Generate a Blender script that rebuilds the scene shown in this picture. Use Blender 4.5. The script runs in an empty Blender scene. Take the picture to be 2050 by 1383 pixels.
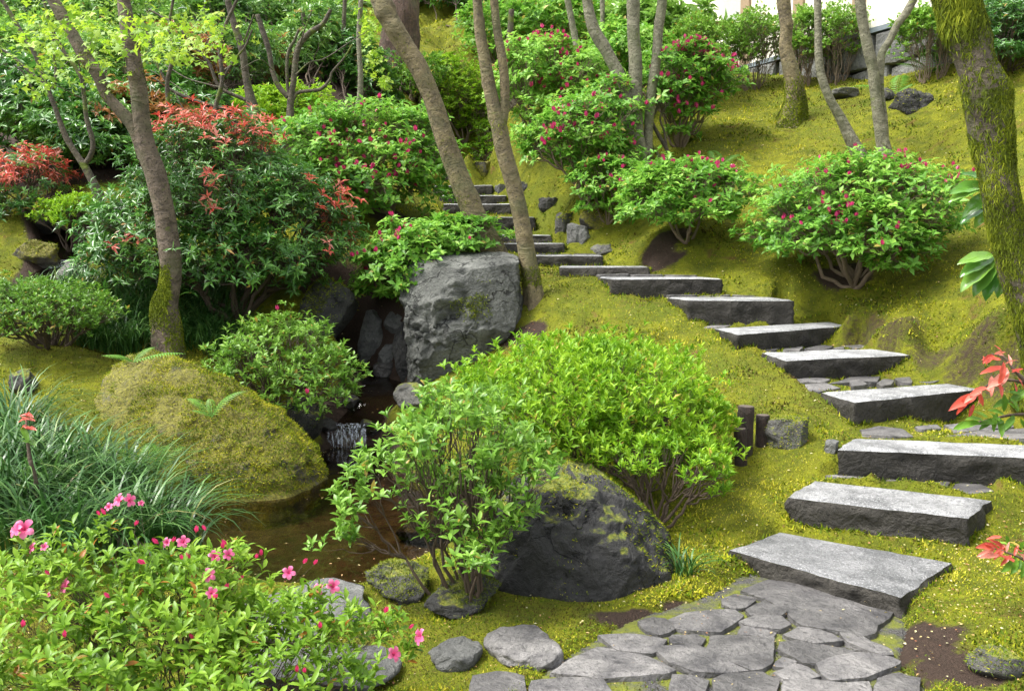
import bpy, math, random
import numpy as np
from mathutils import Vector, Matrix
rng = np.random.default_rng(7); random.seed(7)
C = bpy.context.scene.collection
scene = bpy.context.scene

# ------------------------------------------------------------------ camera, sky, sun, exposure
FPX, CX, CY, CAMZ, HZ = 1800.0, 1025.0, 691.5, 1.9, 500.0
TH = math.atan((CY - HZ) / FPX); CT, ST = math.cos(TH), math.sin(TH)
cd = bpy.data.cameras.new('camera'); cam = bpy.data.objects.new('camera', cd); C.objects.link(cam)
cd.sensor_fit = 'HORIZONTAL'; cd.sensor_width = 36.0; cd.lens = FPX / 2050 * 36.0
cd.clip_start = 0.05; cd.clip_end = 2000
cam.location = (0, 0, CAMZ); cam.rotation_euler = (math.radians(90) - TH, 0, 0)
scene.camera = cam
SUN_EL, SUN_AZ = math.radians(60), math.radians(-100)      # azimuth from +Y, negative = from the left
w = bpy.data.worlds.new('World'); scene.world = w; w.use_nodes = True
nt = w.node_tree; nt.nodes.clear()
sky = nt.nodes.new('ShaderNodeTexSky'); sky.sky_type = 'NISHITA'; sky.sun_disc = False
sky.sun_elevation = SUN_EL; sky.sun_rotation = SUN_AZ; sky.dust_density = 4.0; sky.air_density = 1.0
hs = nt.nodes.new('ShaderNodeHueSaturation'); hs.inputs['Saturation'].default_value = 0.28
bg = nt.nodes.new('ShaderNodeBackground'); bg.inputs['Strength'].default_value = 0.15
ow = nt.nodes.new('ShaderNodeOutputWorld')
nt.links.new(sky.outputs[0], hs.inputs['Color']); nt.links.new(hs.outputs[0], bg.inputs[0]); nt.links.new(bg.outputs[0], ow.inputs[0])
sl = bpy.data.lights.new('sun', 'SUN'); sl.energy = 1.9; sl.angle = math.radians(20); sl.color = (1.0, 0.97, 0.91)
so = bpy.data.objects.new('sun', sl); C.objects.link(so)
sd = Vector((math.cos(SUN_EL) * math.sin(SUN_AZ), math.cos(SUN_EL) * math.cos(SUN_AZ), math.sin(SUN_EL)))
so.rotation_euler = sd.to_track_quat('Z', 'Y').to_euler(); so.location = (-6, 6, 14)
vs = scene.view_settings; vs.view_transform = 'Standard'; vs.look = 'None'; vs.gamma = 1.0
vs.use_curve_mapping = False; vs.exposure = 1.52

# ------------------------------------------------------------------ pixel -> place
def raydir(px, py):
    u = (px - CX) / FPX; v = (py - CY) / FPX
    return np.array([u, CT - v * ST, -ST - v * CT])
CAM = np.array([0, 0, CAMZ])
def P(px, py, Y):
    d = raydir(px, py); return CAM + d * (Y / d[1])
def PZ(px, py, Z):
    d = raydir(px, py); return CAM + d * ((Z - CAMZ) / d[2])
def M(n, Y): return n * Y / FPX

# ------------------------------------------------------------------ noise
def _h(ix, iy, iz, seed):
    n = (ix.astype(np.int64) * 374761393 + iy.astype(np.int64) * 668265263 + iz.astype(np.int64) * 2147483647 + seed * 974634533) & 0xffffffff
    n = ((n ^ (n >> 13)) * 1274126177) & 0xffffffff
    n = ((n ^ (n >> 16)) * 2246822519) & 0xffffffff
    return ((n ^ (n >> 15)) & 0xffffff) / float(0xffffff) * 2 - 1
def vnoise(p, seed=0):
    p = np.asarray(p, float); i = np.floor(p); f = p - i; f = f * f * (3 - 2 * f)
    ix, iy, iz = i[..., 0], i[..., 1], i[..., 2]; fx, fy, fz = f[..., 0], f[..., 1], f[..., 2]
    r = 0
    for a in (0, 1):
        for b in (0, 1):
            for c in (0, 1):
                r = r + _h(ix + a, iy + b, iz + c, seed) * (fx if a else 1 - fx) * (fy if b else 1 - fy) * (fz if c else 1 - fz)
    return r
def fbm(p, o=4, seed=0):
    r = 0; a = 1.0; t = 0
    for k in range(o):
        r = r + vnoise(np.asarray(p) * 2 ** k, seed + k) * a; t += a; a *= 0.5
    return r / t
def norm(v): return v / np.maximum(np.linalg.norm(v, axis=-1, keepdims=True), 1e-9)

# ------------------------------------------------------------------ objects
WL = {}
def wloc(o): return WL.get(o.name, np.zeros(3)) if o else np.zeros(3)
def data_mesh(name, V, F, mats, tint=None, smooth=True, mask=None):
    V = np.ascontiguousarray(V, np.float32); F = np.ascontiguousarray(F, np.int32); k = F.shape[1]
    me = bpy.data.meshes.new(name)
    me.vertices.add(len(V)); me.vertices.foreach_set('co', V.ravel())
    me.loops.add(F.size); me.loops.foreach_set('vertex_index', F.ravel())
    me.polygons.add(len(F)); me.polygons.foreach_set('loop_start', np.arange(0, F.size, k, dtype=np.int32))
    me.polygons.foreach_set('loop_total', np.full(len(F), k, np.int32))
    me.polygons.foreach_set('use_smooth', np.full(len(F), smooth, bool))
    me.update(calc_edges=True)
    for nm, a in (('tint', tint), ('mask', mask)):
        if a is not None:
            at = me.attributes.new(nm, 'FLOAT', 'POINT'); at.data.foreach_set('value', np.ascontiguousarray(a, np.float32))
    for m in (mats if isinstance(mats, (list, tuple)) else [mats]): me.materials.append(m)
    return me
def link(name, me, parent=None, loc=None):
    o = bpy.data.objects.new(name, me); C.objects.link(o)
    if parent: o.parent = parent
    if loc is not None: o.location = loc
    return o
def mk(name, V, F, mat, parent=None, tint=None, smooth=True, kind=None, mask=None):
    o = link(name, data_mesh(name, np.asarray(V) - wloc(parent), F, mat, tint, smooth, mask), parent)
    WL[o.name] = wloc(parent)
    if kind: o['kind'] = kind
    return o
def tag(o, label, cat, group=None):
    o['label'] = label; o['category'] = cat
    if group: o['group'] = group
    return o
def thing(name, label, cat, loc, group=None):
    o = bpy.data.objects.new(name, None); C.objects.link(o); o.location = loc; o.empty_display_size = 0.1
    WL[o.name] = np.array(loc, float)
    return tag(o, label, cat, group)

# ------------------------------------------------------------------ materials
def newmat(name):
    m = bpy.data.materials.new(name); m.use_nodes = True; n = m.node_tree; n.nodes.clear()
    out = n.nodes.new('ShaderNodeOutputMaterial'); b = n.nodes.new('ShaderNodeBsdfPrincipled')
    n.links.new(b.outputs[0], out.inputs[0]); return m, n, b, out
def N(n, t, **kw):
    x = n.nodes.new(t)
    for k, v in kw.items():
        if k in x.inputs.keys(): x.inputs[k].default_value = v
        else: setattr(x, k, v)
    return x
def c4(c): return (c[0], c[1], c[2], 1)
def ramp(n, fac, stops):
    r = n.nodes.new('ShaderNodeValToRGB'); e = r.color_ramp.elements
    while len(e) > 1: e.remove(e[-1])
    e[0].position = stops[0][0]; e[0].color = c4(stops[0][1])
    for p, c in stops[1:]:
        x = e.new(p); x.color = c4(c)
    n.links.new(fac, r.inputs[0]); return r.outputs[0]
def fr(n, fac, a, b):
    r = n.nodes.new('ShaderNodeMapRange'); r.inputs[1].default_value = a; r.inputs[2].default_value = b
    n.links.new(fac, r.inputs[0]); return r.outputs[0]
def mix(n, fac, a, b):
    x = n.nodes.new('ShaderNodeMix'); x.data_type = 'RGBA'
    for s, v in ((x.inputs['Factor'], fac), (x.inputs[6], a), (x.inputs[7], b)):
        if hasattr(v, 'is_linked'): n.links.new(v, s)
        else: s.default_value = v if isinstance(v, (int, float)) else c4(v)
    return x.outputs[2]
def math_(n, op, a, b):
    x = n.nodes.new('ShaderNodeMath'); x.operation = op
    for s, v in ((x.inputs[0], a), (x.inputs[1], b)):
        if hasattr(v, 'is_linked'): n.links.new(v, s)
        else: s.default_value = v
    return x.outputs[0]
def noise(n, scale, detail=4, rough=0.55, vec=None, dist=0.0):
    x = N(n, 'ShaderNodeTexNoise', Scale=scale, Detail=detail, Roughness=rough, Distortion=dist)
    if vec is None:
        g = n.nodes.new('ShaderNodeNewGeometry'); vec = g.outputs['Position']
    n.links.new(vec, x.inputs['Vector']); return x.outputs['Fac']
def bump(n, b, h, strength, dist):
    x = N(n, 'ShaderNodeBump', Strength=strength, Distance=dist); n.links.new(h, x.inputs['Height']); n.links.new(x.outputs[0], b.inputs['Normal'])
def scaled_pos(n, s):
    g = n.nodes.new('ShaderNodeNewGeometry'); m = n.nodes.new('ShaderNodeMapping'); m.inputs['Scale'].default_value = s
    n.links.new(g.outputs['Position'], m.inputs[0]); return m.outputs[0]

def leafmat(name, stops, rough=0.4, trans=0.35, spec=0.5):
    m, n, b, out = newmat(name)
    a = N(n, 'ShaderNodeAttribute', attribute_name='tint')
    col = ramp(n, a.outputs['Fac'], stops)
    n.links.new(col, b.inputs['Base Color']); b.inputs['Roughness'].default_value = rough
    b.inputs['Specular IOR Level'].default_value = spec
    t = n.nodes.new('ShaderNodeBsdfTranslucent'); n.links.new(col, t.inputs[0])
    mx = n.nodes.new('ShaderNodeMixShader'); mx.inputs[0].default_value = trans
    n.links.new(b.outputs[0], mx.inputs[1]); n.links.new(t.outputs[0], mx.inputs[2]); n.links.new(mx.outputs[0], out.inputs[0])
    return m
def barkmat(name, dark, light, moss=0.0, band=True, scale=1.0, mossc=(0.10, 0.13, 0.012)):
    m, n, b, out = newmat(name)
    v = scaled_pos(n, (18 * scale, 18 * scale, 5 * scale)) if not band else scaled_pos(n, (7 * scale, 7 * scale, 9.5 * scale))
    f1 = noise(n, 1.0, 6, 0.65, v, 1.1); f2 = noise(n, 2.2 * scale, 4, 0.6)
    col = mix(n, fr(n, f1, 0.3, 0.7), dark, light)
    col = mix(n, fr(n, f2, 0.45, 0.75), col, tuple(x * 0.75 for x in light))
    f4 = noise(n, 55 * scale, 2, 0.5)
    col = mix(n, fr(n, f4, 0.60, 0.68), col, (0.035, 0.028, 0.02))
    fl_ = noise(n, 7 * scale, 5, 0.7, None, 1.2); col = mix(n, fr(n, fl_, 0.52, 0.66), col, tuple(x * 0.55 + y * 0.2 for x, y in zip(dark, light)))
    fg = noise(n, 2.6 * scale, 3, 0.6); col = mix(n, math_(n, 'MULTIPLY', fr(n, fg, 0.5, 0.7), 0.45), col, (0.10, 0.12, 0.045))
    if moss > 0:
        f3 = noise(n, 3.5, 5, 0.65)
        col = mix(n, fr(n, f3, 0.72 - moss * 0.4, 0.80 - moss * 0.4), col, mossc)
    n.links.new(col, b.inputs['Base Color']); b.inputs['Roughness'].default_value = 0.85
    bump(n, b, math_(n, 'ADD', f1, math_(n, 'MULTIPLY', fl_, 0.8)), 0.9, 0.035 / scale)
    return m
def rockmat(name, dark, light, moss=0.3, mossc1=(0.22, 0.22, 0.02), mossc2=(0.07, 0.11, 0.012), up=0.5, rough=0.8, scale=1.0, speck=0.0, cracks=0.0):
    m, n, b, out = newmat(name)
    f1 = noise(n, 3.0 * scale, 8, 0.65, None, 0.6); f2 = noise(n, 30 * scale, 5, 0.7); f3 = noise(n, 9 * scale, 5, 0.6, None, 1.5)
    col = mix(n, fr(n, f1, 0.32, 0.68), dark, light)
    col = mix(n, fr(n, f2, 0.5, 0.75), col, tuple(x * 0.55 for x in dark))
    if speck > 0:
        f5 = noise(n, 120, 2, 0.5); col = mix(n, fr(n, f5, 0.55, 0.75), col, tuple(min(1, x * (1 + speck)) for x in light))
    oi = n.nodes.new('ShaderNodeObjectInfo'); vv = n.nodes.new('ShaderNodeHueSaturation'); vv.inputs['Saturation'].default_value = 1.0
    n.links.new(col, vv.inputs['Color']); mr = fr(n, oi.outputs['Random'], 0, 1); n.links.new(math_(n, 'ADD', math_(n, 'MULTIPLY', mr, 0.7), 0.66), vv.inputs['Value']); col = vv.outputs[0]
    hsum = math_(n, 'ADD', math_(n, 'MULTIPLY', f3, 0.7), math_(n, 'MULTIPLY', f2, 0.4))
    if speck > 0:
        fs_ = noise(n, 1.6, 6, .7, None, 1.0); col = mix(n, math_(n, 'MULTIPLY', fr(n, fs_, .48, .66), .65), col, tuple(x * .8 for x in dark))
    ck = None
    if cracks:
        g0 = n.nodes.new('ShaderNodeNewGeometry'); vm = N(n, 'ShaderNodeVectorMath', operation='ADD'); ns = N(n, 'ShaderNodeTexNoise', Scale=4.0, Detail=5); n.links.new(g0.outputs['Position'], ns.inputs['Vector']); n.links.new(g0.outputs['Position'], vm.inputs[0]); n.links.new(ns.outputs['Color'], vm.inputs[1])
        vo = N(n, 'ShaderNodeTexVoronoi', feature='DISTANCE_TO_EDGE', Scale=cracks); n.links.new(vm.outputs[0], vo.inputs['Vector']); ck = fr(n, vo.outputs['Distance'], 0.0, 0.045); msk = fr(n, noise(n, 2.3, 3), .42, .58)
        ck = math_(n, 'MAXIMUM', ck, msk); col = mix(n, ck, tuple(x * .25 for x in dark), col)
    if moss > 0:
        g = n.nodes.new('ShaderNodeNewGeometry'); s = n.nodes.new('ShaderNodeSeparateXYZ'); n.links.new(g.outputs['Normal'], s.inputs[0])
        f4 = noise(n, 5.0, 6, 0.7)
        k = math_(n, 'ADD', math_(n, 'MULTIPLY', s.outputs[2], up), math_(n, 'MULTIPLY', f4, 1.6))
        mk_ = fr(n, k, 1.45 - moss, 1.6 - moss)
        fm = noise(n, 45, 4, 0.7); mc = mix(n, fr(n, fm, 0.35, 0.65), mossc2, mossc1)
        col = mix(n, mk_, col, mc)
    n.links.new(col, b.inputs['Base Color']); b.inputs['Roughness'].default_value = rough
    if ck is not None: hsum = math_(n, 'ADD', hsum, math_(n, 'MULTIPLY', ck, 0.5))
    bump(n, b, hsum, 0.95, 0.06 / scale)
    return m
def flat(name, col, rough=0.7, var=0.15, scale=20):
    m, n, b, out = newmat(name)
    f = noise(n, scale, 5, 0.6); c = mix(n, f, tuple(x * (1 - var) for x in col), tuple(min(1, x * (1 + var)) for x in col))
    n.links.new(c, b.inputs['Base Color']); b.inputs['Roughness'].default_value = rough; bump(n, b, f, 0.3, 0.02)
    return m

L_AZ = leafmat('leaf_azalea_bright', [(0, (0.06, 0.15, 0.010)), (0.45, (0.16, 0.34, 0.015)), (.95, (0.33, 0.52, 0.03)), (1, (0.45, 0.34, 0.06))], 0.45, 0.42, 0.3)
L_AZD = leafmat('leaf_azalea_mid', [(0, (0.04, 0.10, 0.018)), (0.5, (0.12, 0.27, 0.025)), (.95, (0.25, 0.44, 0.06)), (1, (0.42, 0.30, 0.06))], 0.38, 0.36, 0.4)
L_NEAR = leafmat('leaf_azalea_near', [(0, (0.05, 0.12, 0.012)), (0.5, (0.16, 0.31, 0.022)), (0.95, (0.30, 0.47, 0.045)), (1, (0.40, 0.16, 0.03))], 0.4, 0.4, 0.35)
L_BUD = leafmat('leaf_rhododendron_soft', [(0, (0.055, 0.17, 0.02)), (0.5, (0.15, 0.36, 0.035)), (.95, (0.32, 0.55, 0.08)), (1, (0.42, 0.36, 0.08))], 0.45, 0.42, 0.35)
L_PIE = leafmat('leaf_pieris_glossy', [(0, (0.024, 0.085, 0.016)), (0.5, (0.075, 0.215, 0.032)), (.95, (0.20, 0.43, 0.06)), (1, (0.40, 0.24, 0.06))], 0.3, 0.26, 0.55)
L_PIE2 = leafmat('leaf_evergreen_mixed', [(0, (0.03, 0.09, 0.025)), (0.5, (0.10, 0.24, 0.04)), (.95, (0.25, 0.44, 0.07)), (1, (0.38, 0.30, 0.07))], 0.33, 0.32, 0.55)
L_LITE = leafmat('leaf_evergreen_light', [(0, (0.05, 0.14, 0.025)), (0.5, (0.14, 0.31, 0.045)), (.95, (0.32, 0.52, 0.09)), (1, (0.42, 0.36, 0.1))], 0.4, 0.4, 0.4)
L_RED = leafmat('leaf_red_new', [(0, (0.42, 0.04, 0.025)), (0.5, (0.68, 0.12, 0.08)), (1, (0.80, 0.36, 0.28))], 0.33, 0.35)
L_ORG = leafmat('leaf_orange_new', [(0, (0.22, 0.09, 0.02)), (0.5, (0.38, 0.17, 0.05)), (1, (0.34, 0.26, 0.07))], 0.4, 0.35)
L_MAP = leafmat('leaf_maple_lime', [(0, (0.13, 0.28, 0.015)), (0.5, (0.26, 0.45, 0.025)), (1, (0.42, 0.58, 0.05))], 0.5, 0.5)
L_BIG = leafmat('leaf_aucuba', [(0, (0.03, 0.12, 0.02)), (0.5, (0.07, 0.22, 0.03)), (1, (0.18, 0.34, 0.05))], 0.2, 0.25, 0.7)
L_GRS = leafmat('blade_green', [(0, (0.014, 0.05, 0.010)), (0.55, (0.04, 0.12, 0.022)), (0.92, (0.13, 0.25, 0.06)), (1, (0.36, 0.28, 0.13))], 0.36, 0.2, 0.45)
L_FERN = leafmat('fern_green', [(0, (0.06, 0.18, 0.02)), (1, (0.20, 0.42, 0.06))], 0.45, 0.4)
L_MOSS = leafmat('moss_strand', [(0, (0.085, 0.06, 0.015)), (0.15, (0.06, 0.10, 0.008)), (0.38, (0.105, 0.18, 0.009)), (0.55, (0.215, 0.27, 0.011)), (0.78, (0.385, 0.39, 0.016)), (1, (0.56, 0.50, 0.06))], 0.75, 0.3, 0.15)
L_MOSSD = leafmat('moss_strand_dark', [(0, (0.05, 0.065, 0.006)), (0.5, (0.15, 0.20, 0.012)), (1, (0.34, 0.38, 0.025))], 0.7, 0.3, 0.2)
L_MAG = leafmat('bud_magenta', [(0, (0.42, 0.015, 0.10)), (1, (0.72, 0.06, 0.25))], 0.4, 0.25)
L_PNK = leafmat('petal_pink', [(0, (0.70, 0.05, 0.20)), (0.6, (0.80, 0.14, 0.34)), (1, (0.88, 0.32, 0.50))], 0.45, 0.4)
L_LIT = leafmat('litter_flake', [(0, (0.28, 0.09, 0.05)), (0.4, (0.50, 0.34, 0.15)), (0.75, (0.52, 0.46, 0.22)), (1, (0.62, 0.58, 0.36))], 0.7, 0.2, 0.2)
B_TWIG = flat('twig_bark', (0.075, 0.052, 0.035), 0.85, 0.4, 40)
B_TWIGL = flat('twig_bark_pale', (0.17, 0.125, 0.085), 0.85, 0.4, 40)
B_GREY = barkmat('bark_grey_brown', (0.045, 0.032, 0.022), (0.22, 0.165, 0.12), 0.24)
B_OLIVE = barkmat('bark_olive', (0.065, 0.05, 0.03), (0.25, 0.20, 0.10), 0.2)
B_PALE = barkmat('bark_pale_grey', (0.075, 0.07, 0.045), (0.28, 0.265, 0.18), 0.28)
B_MOSSY = barkmat('bark_mossy', (0.03, 0.024, 0.016), (0.15, 0.12, 0.08), 0.5)
B_THIN = barkmat('bark_thin_mossy', (0.032, 0.026, 0.018), (0.13, 0.105, 0.07), 0.42)
B_CON = barkmat('bark_conifer', (0.025, 0.015, 0.011), (0.17, 0.105, 0.075), 0.0, False, 0.6)
R_GREY = rockmat('rock_grey', (0.05, 0.052, 0.05), (0.155, 0.155, 0.145), 0.0)
R_STAND = rockmat('rock_standing', (0.03, 0.032, 0.028), (0.14, 0.143, 0.128), 0.10, up=-0.1, cracks=2.2)
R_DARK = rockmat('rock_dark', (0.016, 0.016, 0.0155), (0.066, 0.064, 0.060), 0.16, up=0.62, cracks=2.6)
R_MOSS = rockmat('rock_moss_covered', (0.04, 0.036, 0.028), (0.13, 0.12, 0.10), 0.76, (0.20, 0.185, 0.014), (0.06, 0.055, 0.008), 0.25)
R_MID = rockmat('rock_half_mossy', (0.04, 0.04, 0.037), (0.14, 0.135, 0.12), 0.32, up=0.5)
R_WET = rockmat('rock_wet', (0.02, 0.02, 0.019), (0.075, 0.07, 0.065), 0.22, up=0.4, rough=0.3)
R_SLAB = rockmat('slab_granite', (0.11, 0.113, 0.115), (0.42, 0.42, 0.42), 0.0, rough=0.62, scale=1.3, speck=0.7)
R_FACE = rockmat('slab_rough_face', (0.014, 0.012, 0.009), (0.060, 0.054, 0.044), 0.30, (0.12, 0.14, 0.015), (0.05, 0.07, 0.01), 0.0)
R_FLAG = rockmat('flagstone', (0.045, 0.043, 0.045), (0.215, 0.205, 0.195), 0.14, (0.16, 0.17, 0.02), (0.08, 0.09, 0.02), 0.2, rough=0.55, scale=1.5)
R_WALL = rockmat('wall_stone', (0.07, 0.072, 0.068), (0.22, 0.22, 0.205), 0.0)

# ------------------------------------------------------------------ stone steps (corner pixels and heights)
# z, front-left, front-right, back-right, back-left, face height (m)
STEPS = [
 (0.235, (1465,1098), (1800,1190), (1905,1123), (1560,1062), .07),
 (0.42, (1573,992), (1940,1035), (1985,998), (1633,960), .17),
 (0.60, (1677,897), (2075,914), (2078,890), (1708,876), .16),
 (0.79, (1710,803), (1958,777), (1900,767), (1643,783), .22),
 (0.96, (1572,720), (1822,709), (1745,697), (1525,705), .18),
 (1.13, (1478,668), (1696,651), (1663,644), (1430,656), .15)]
# front edge pixel y, x0, x1, Y, face height
STEPS2 = [(600,1378,1590,9.30,.21),(557,1228,1447,10.0,.17),(534,1122,1300,10.9,.11),(511,1040,1207,11.7,.13),
 (487,1000,1130,12.5,.11),(470,985,1103,13.2,.12),(434,955,1070,14.0,.21),(408,886,1022,14.8,.17),(391,880,1015,15.6,.14),
 (371,868,986,16.5,.18),(347,885,950,17.5,.15),(330,905,938,18.4,.12)]
slabs = []
for z, a, b, c, d, h in STEPS:
    slabs.append((np.array([PZ(*a, z), PZ(*b, z), PZ(*c, z), PZ(*d, z)]), h))
for i, (py, x0, x1, Y, h) in enumerate(STEPS2):
    a = P(x0, py, Y); b = P(x1, py, Y); dp = 0.55
    sk = -0.12 if i < 2 else 0.02
    slabs.append((np.array([a, b, b + [sk, dp, 0], a + [sk, dp, 0]]), h))

# ------------------------------------------------------------------ terrain
ctrl = []
def cp(px, py, Y): ctrl.append(P(px, py, Y))
def cz(px, py, Z): ctrl.append(PZ(px, py, Z))
for s, h in slabs:
    fl, frr, br, bl = s; fd = ((fl + frr) - (bl + br)) / 2; fd = fd / np.linalg.norm(fd)
    for t in (0.1, 0.9):
        q = fl + (frr - fl) * t + fd * 0.12; ctrl.append(np.array([q[0], q[1], q[2] - h]))
        q = bl + (br - bl) * t - fd * 0.05; ctrl.append(np.array([q[0], q[1], q[2] - 0.02]))
for t in [(1900,1300,.18),(2040,1230,.26),(1300,1330,.14),(1600,1300,.14),(1250,1200,.14),(1000,1383,.12),(1400,1383,.14),(1600,1230,.15),(1750,1260,.15),
          (920,1230,.10),(700,1260,.06),(560,1230,.02),(200,1350,.10),(1420,1190,.15)]: cz(*t)
for t in [(2060,1050,5.2),(2060,960,5.9),(1700,598,9.0),(1830,622,8.3),(1965,655,7.6),(2070,700,7.0),
          (1640,615,9.6),(1900,600,8.6),(2050,590,8.0),(1720,655,8.95),(1850,708,8.25),(1950,762,7.55),(2070,822,6.75),
          (1600,560,9.9),(1700,545,10.0),(1850,520,9.9),(2050,530,8.7),(1900,430,10.7),(2050,430,9.8),(1960,330,11.6),(2080,330,10.6),
          (1500,440,12.0),(1470,385,12.7),(1450,300,14.0),(1600,300,13.6),(1720,310,12.7),(1850,300,12.6),(1583,240,15.0),(1500,200,16.6),(1600,176,17.2),(1700,188,15.9),
          (1800,168,15.0),(1870,165,14.4),(1960,150,13.6),(2060,130,12.8),(1480,150,19.2),(1380,140,20.5),(1600,400,11.9),(1750,400,11.4),
          (1320,482,11.6),(1400,500,11.1),(1500,505,11.0),(1200,432,12.8),(1100,330,14.9),(1150,400,13.4),(1275,340,13.6),(1370,330,13.6),(1060,292,15.9),(1000,262,17.2),(940,300,17.2),(1200,260,15.5),(1350,240,15.5),
          (850,425,13.2),(785,437,12.4),(700,500,11.3),(640,545,10.8),(830,600,10.4),(750,612,10.3),(925,480,12.2),(800,203,20),(840,213,19),(900,110,23.5),(860,60,26),(760,255,17),(960,150,21),
          (600,258,14.2),(500,300,13.8),(350,350,13.2),(60,305,15),(200,402,12.2),(150,520,10.9),(90,540,11),(100,590,9.9),(30,700,8.6),(150,705,8.5),(235,722,8.7),(120,800,7.5),(20,830,7.3),(60,900,6.6),
          (338,712,9.0),(440,722,9.3),(500,690,9.9),(560,855,8.5),(640,620,10.3),(700,660,10.1),(720,745,9.8),(450,800,8.4),
          (790,790,9.3),(700,800,9.3),(850,775,9.6),(880,760,9.4),(1000,705,9.4),(1050,682,9.4),(1100,642,9.5),(1070,603,10.0),(1150,572,10.2),(1200,602,9.7),(1300,642,9.1),(1400,722,8.1),(1480,762,7.5),(1560,802,7.0),
          (1620,850,6.5),(1645,885,6.15),(1500,900,6.35),(1550,960,5.85),(1450,1000,5.55),(1400,1100,5.06),(1350,1000,5.65),(1220,950,6.3),(1100,850,7.5),(950,900,7.4),(850,880,8.1),
          (100,25,27),(400,60,25),(700,60,25),(1200,80,22),(1000,60,25),(1300,60,23)]: cp(*t)
for t in [(-1.9,4.6,.12),(-2.6,5.4,.2),(-1.2,3.0,.08),(-1.6,6.3,.12),(-4,5,.6),(-6,7,1.2),(-8,10,2.0),(-9,14,3.2),(-12,3,1.2),(-14,20,6),(-16,30,9.5),(0,30,10.0),(14,30,11.5),(10,22,7.5),(12,15,6.6),(11,9,3.6),
          (6,5,1.0),(9,3,1.2),(0,0,.08),(2,2,.14),(-4,-3,.2),(5,-4,.3),(3.2,3.6,.25),(20,10,6),(-24,10,4),(8,24,8.2),(-8,24,7.0),(-20,-4,1),(20,-4,1.5)]: ctrl.append(np.array(t, float))
ctrl = np.array(ctrl)
def _tps(d2): return 0.5 * d2 * np.log(d2 + 1e-9)
_n = len(ctrl); _d = ((ctrl[:, None, :2] - ctrl[None, :, :2]) ** 2).sum(-1)
_A = np.zeros((_n + 3, _n + 3)); _A[:_n, :_n] = _tps(_d) + np.eye(_n) * 0.015
_A[:_n, _n] = 1; _A[:_n, _n + 1:] = ctrl[:, :2]; _A[_n:, :_n] = _A[:_n, _n:].T
_b = np.zeros(_n + 3); _b[:_n] = ctrl[:, 2]; _w = np.linalg.solve(_A, _b)
ZK = 2.863
def za(pts): return [(1350 + x / ZK, 900 + y / ZK) for x, y in pts]
def zb(pts): return [(680 + x / ZK, 900 + y / ZK) for x, y in pts]
def zc(pts): return [(1350 + x / 2.929, 450 + y / 2.929) for x, y in pts]
LAND = [(0.41, za, [[(870,155),(960,140),(1110,155),(1060,172),(980,165)], [(1130,145),(1210,130),(1200,160),(1150,165)], [(1200,190),(1240,160),(1290,185),(1250,197)],
  [(1292,170),(1350,155),(1480,160),(1580,175),(1540,218),(1420,213),(1300,195)], [(1582,230),(1650,170),(1710,165),(1820,233),(1700,246)], [(1750,165),(1830,180),(1810,195)]]),
 (0.592, zc, [[(1100,1200),(1200,1185),(1330,1200),(1390,1238),(1250,1243),(1110,1228)], [(1420,1190),(1540,1175),(1560,1200),(1440,1205)], [(1590,1170),(1700,1155),(1980,1160),(1980,1182),(1650,1213)], [(1600,1227),(1800,1200),(2060,1190),(2060,1253),(1610,1243)]]),
 (0.782, zc, [[(710,905),(790,890),(908,905),(880,925),(740,925)], [(770,935),(890,930),(960,953),(850,973),(790,963)], [(912,925),(1060,885),(1200,890),(1180,918),(1040,918)], [(1030,922),(1080,912),(1130,938),(1040,950)], [(1192,925),(1230,900),(1288,905),(1270,935),(1210,940)], [(1292,895),(1380,890),(1390,928),(1320,913)], [(1440,915),(1550,910),(1490,925)]]),
 (0.952, zc, [[(450,710),(520,700),(628,715),(590,738),(490,738)], [(632,715),(700,705),(760,705),(730,735),(640,735)], [(770,690),(830,690),(820,702)], [(762,720),(860,705),(930,715),(870,730)], [(932,720),(990,708),(990,722)], [(1010,705),(1090,700),(1135,715),(1060,725)]]),
 (1.122, zc, [[(180,600),(250,580),(330,590),(290,600)], [(350,590),(430,572),(520,575),(400,592)], [(590,570),(620,558),(680,572),(640,578)]])]
SPOLY = [(c_[:, :2], c_[:, 2].mean() - .03) for c_, h_ in slabs]
for c_, h_ in slabs[6:]:
    f_ = ((c_[0] + c_[1]) - (c_[2] + c_[3]))[:2]; f_ = f_ / np.linalg.norm(f_) * .22; SPOLY.append((np.array([c_[0][:2] + f_, c_[1][:2] + f_, c_[1][:2], c_[0][:2]]), c_[0][2] - h_))
LPOLY = [(np.array([PZ(x, y, Z)[:2] for x, y in fn(p)]), Z) for Z, fn, ps in LAND for p in ps]
POOL = np.array([PZ(x, y, -.05)[:2] for x, y in [(650,905),(700,878),(770,895),(800,950),(880,985),(950,1020),(930,1085),(850,1130),(745,1168),(560,1178),(440,1150),(370,1090),(350,1040),(430,985),(560,940),(620,915)]])
STREAM = np.array([P(*t) for t in [(697,856,9.05),(735,815,9.25),(748,790,9.5),(772,768,9.9),(735,748,10.3),(660,700,10.9)]])
RILL = np.array([P(*t) for t in [(60,600,10.2),(88,570,10.6),(112,545,11.1),(132,520,11.6),(110,470,12.3)]])
PB = np.array([PZ(x, y, .14)[:2] for x, y in [(1060,1420),(1100,1330),(1270,1235),(1430,1185),(1490,1150),(1560,1145),(1800,1215),(1810,1250),(1790,1310),(1810,1345),(1900,1420)]])
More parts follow.
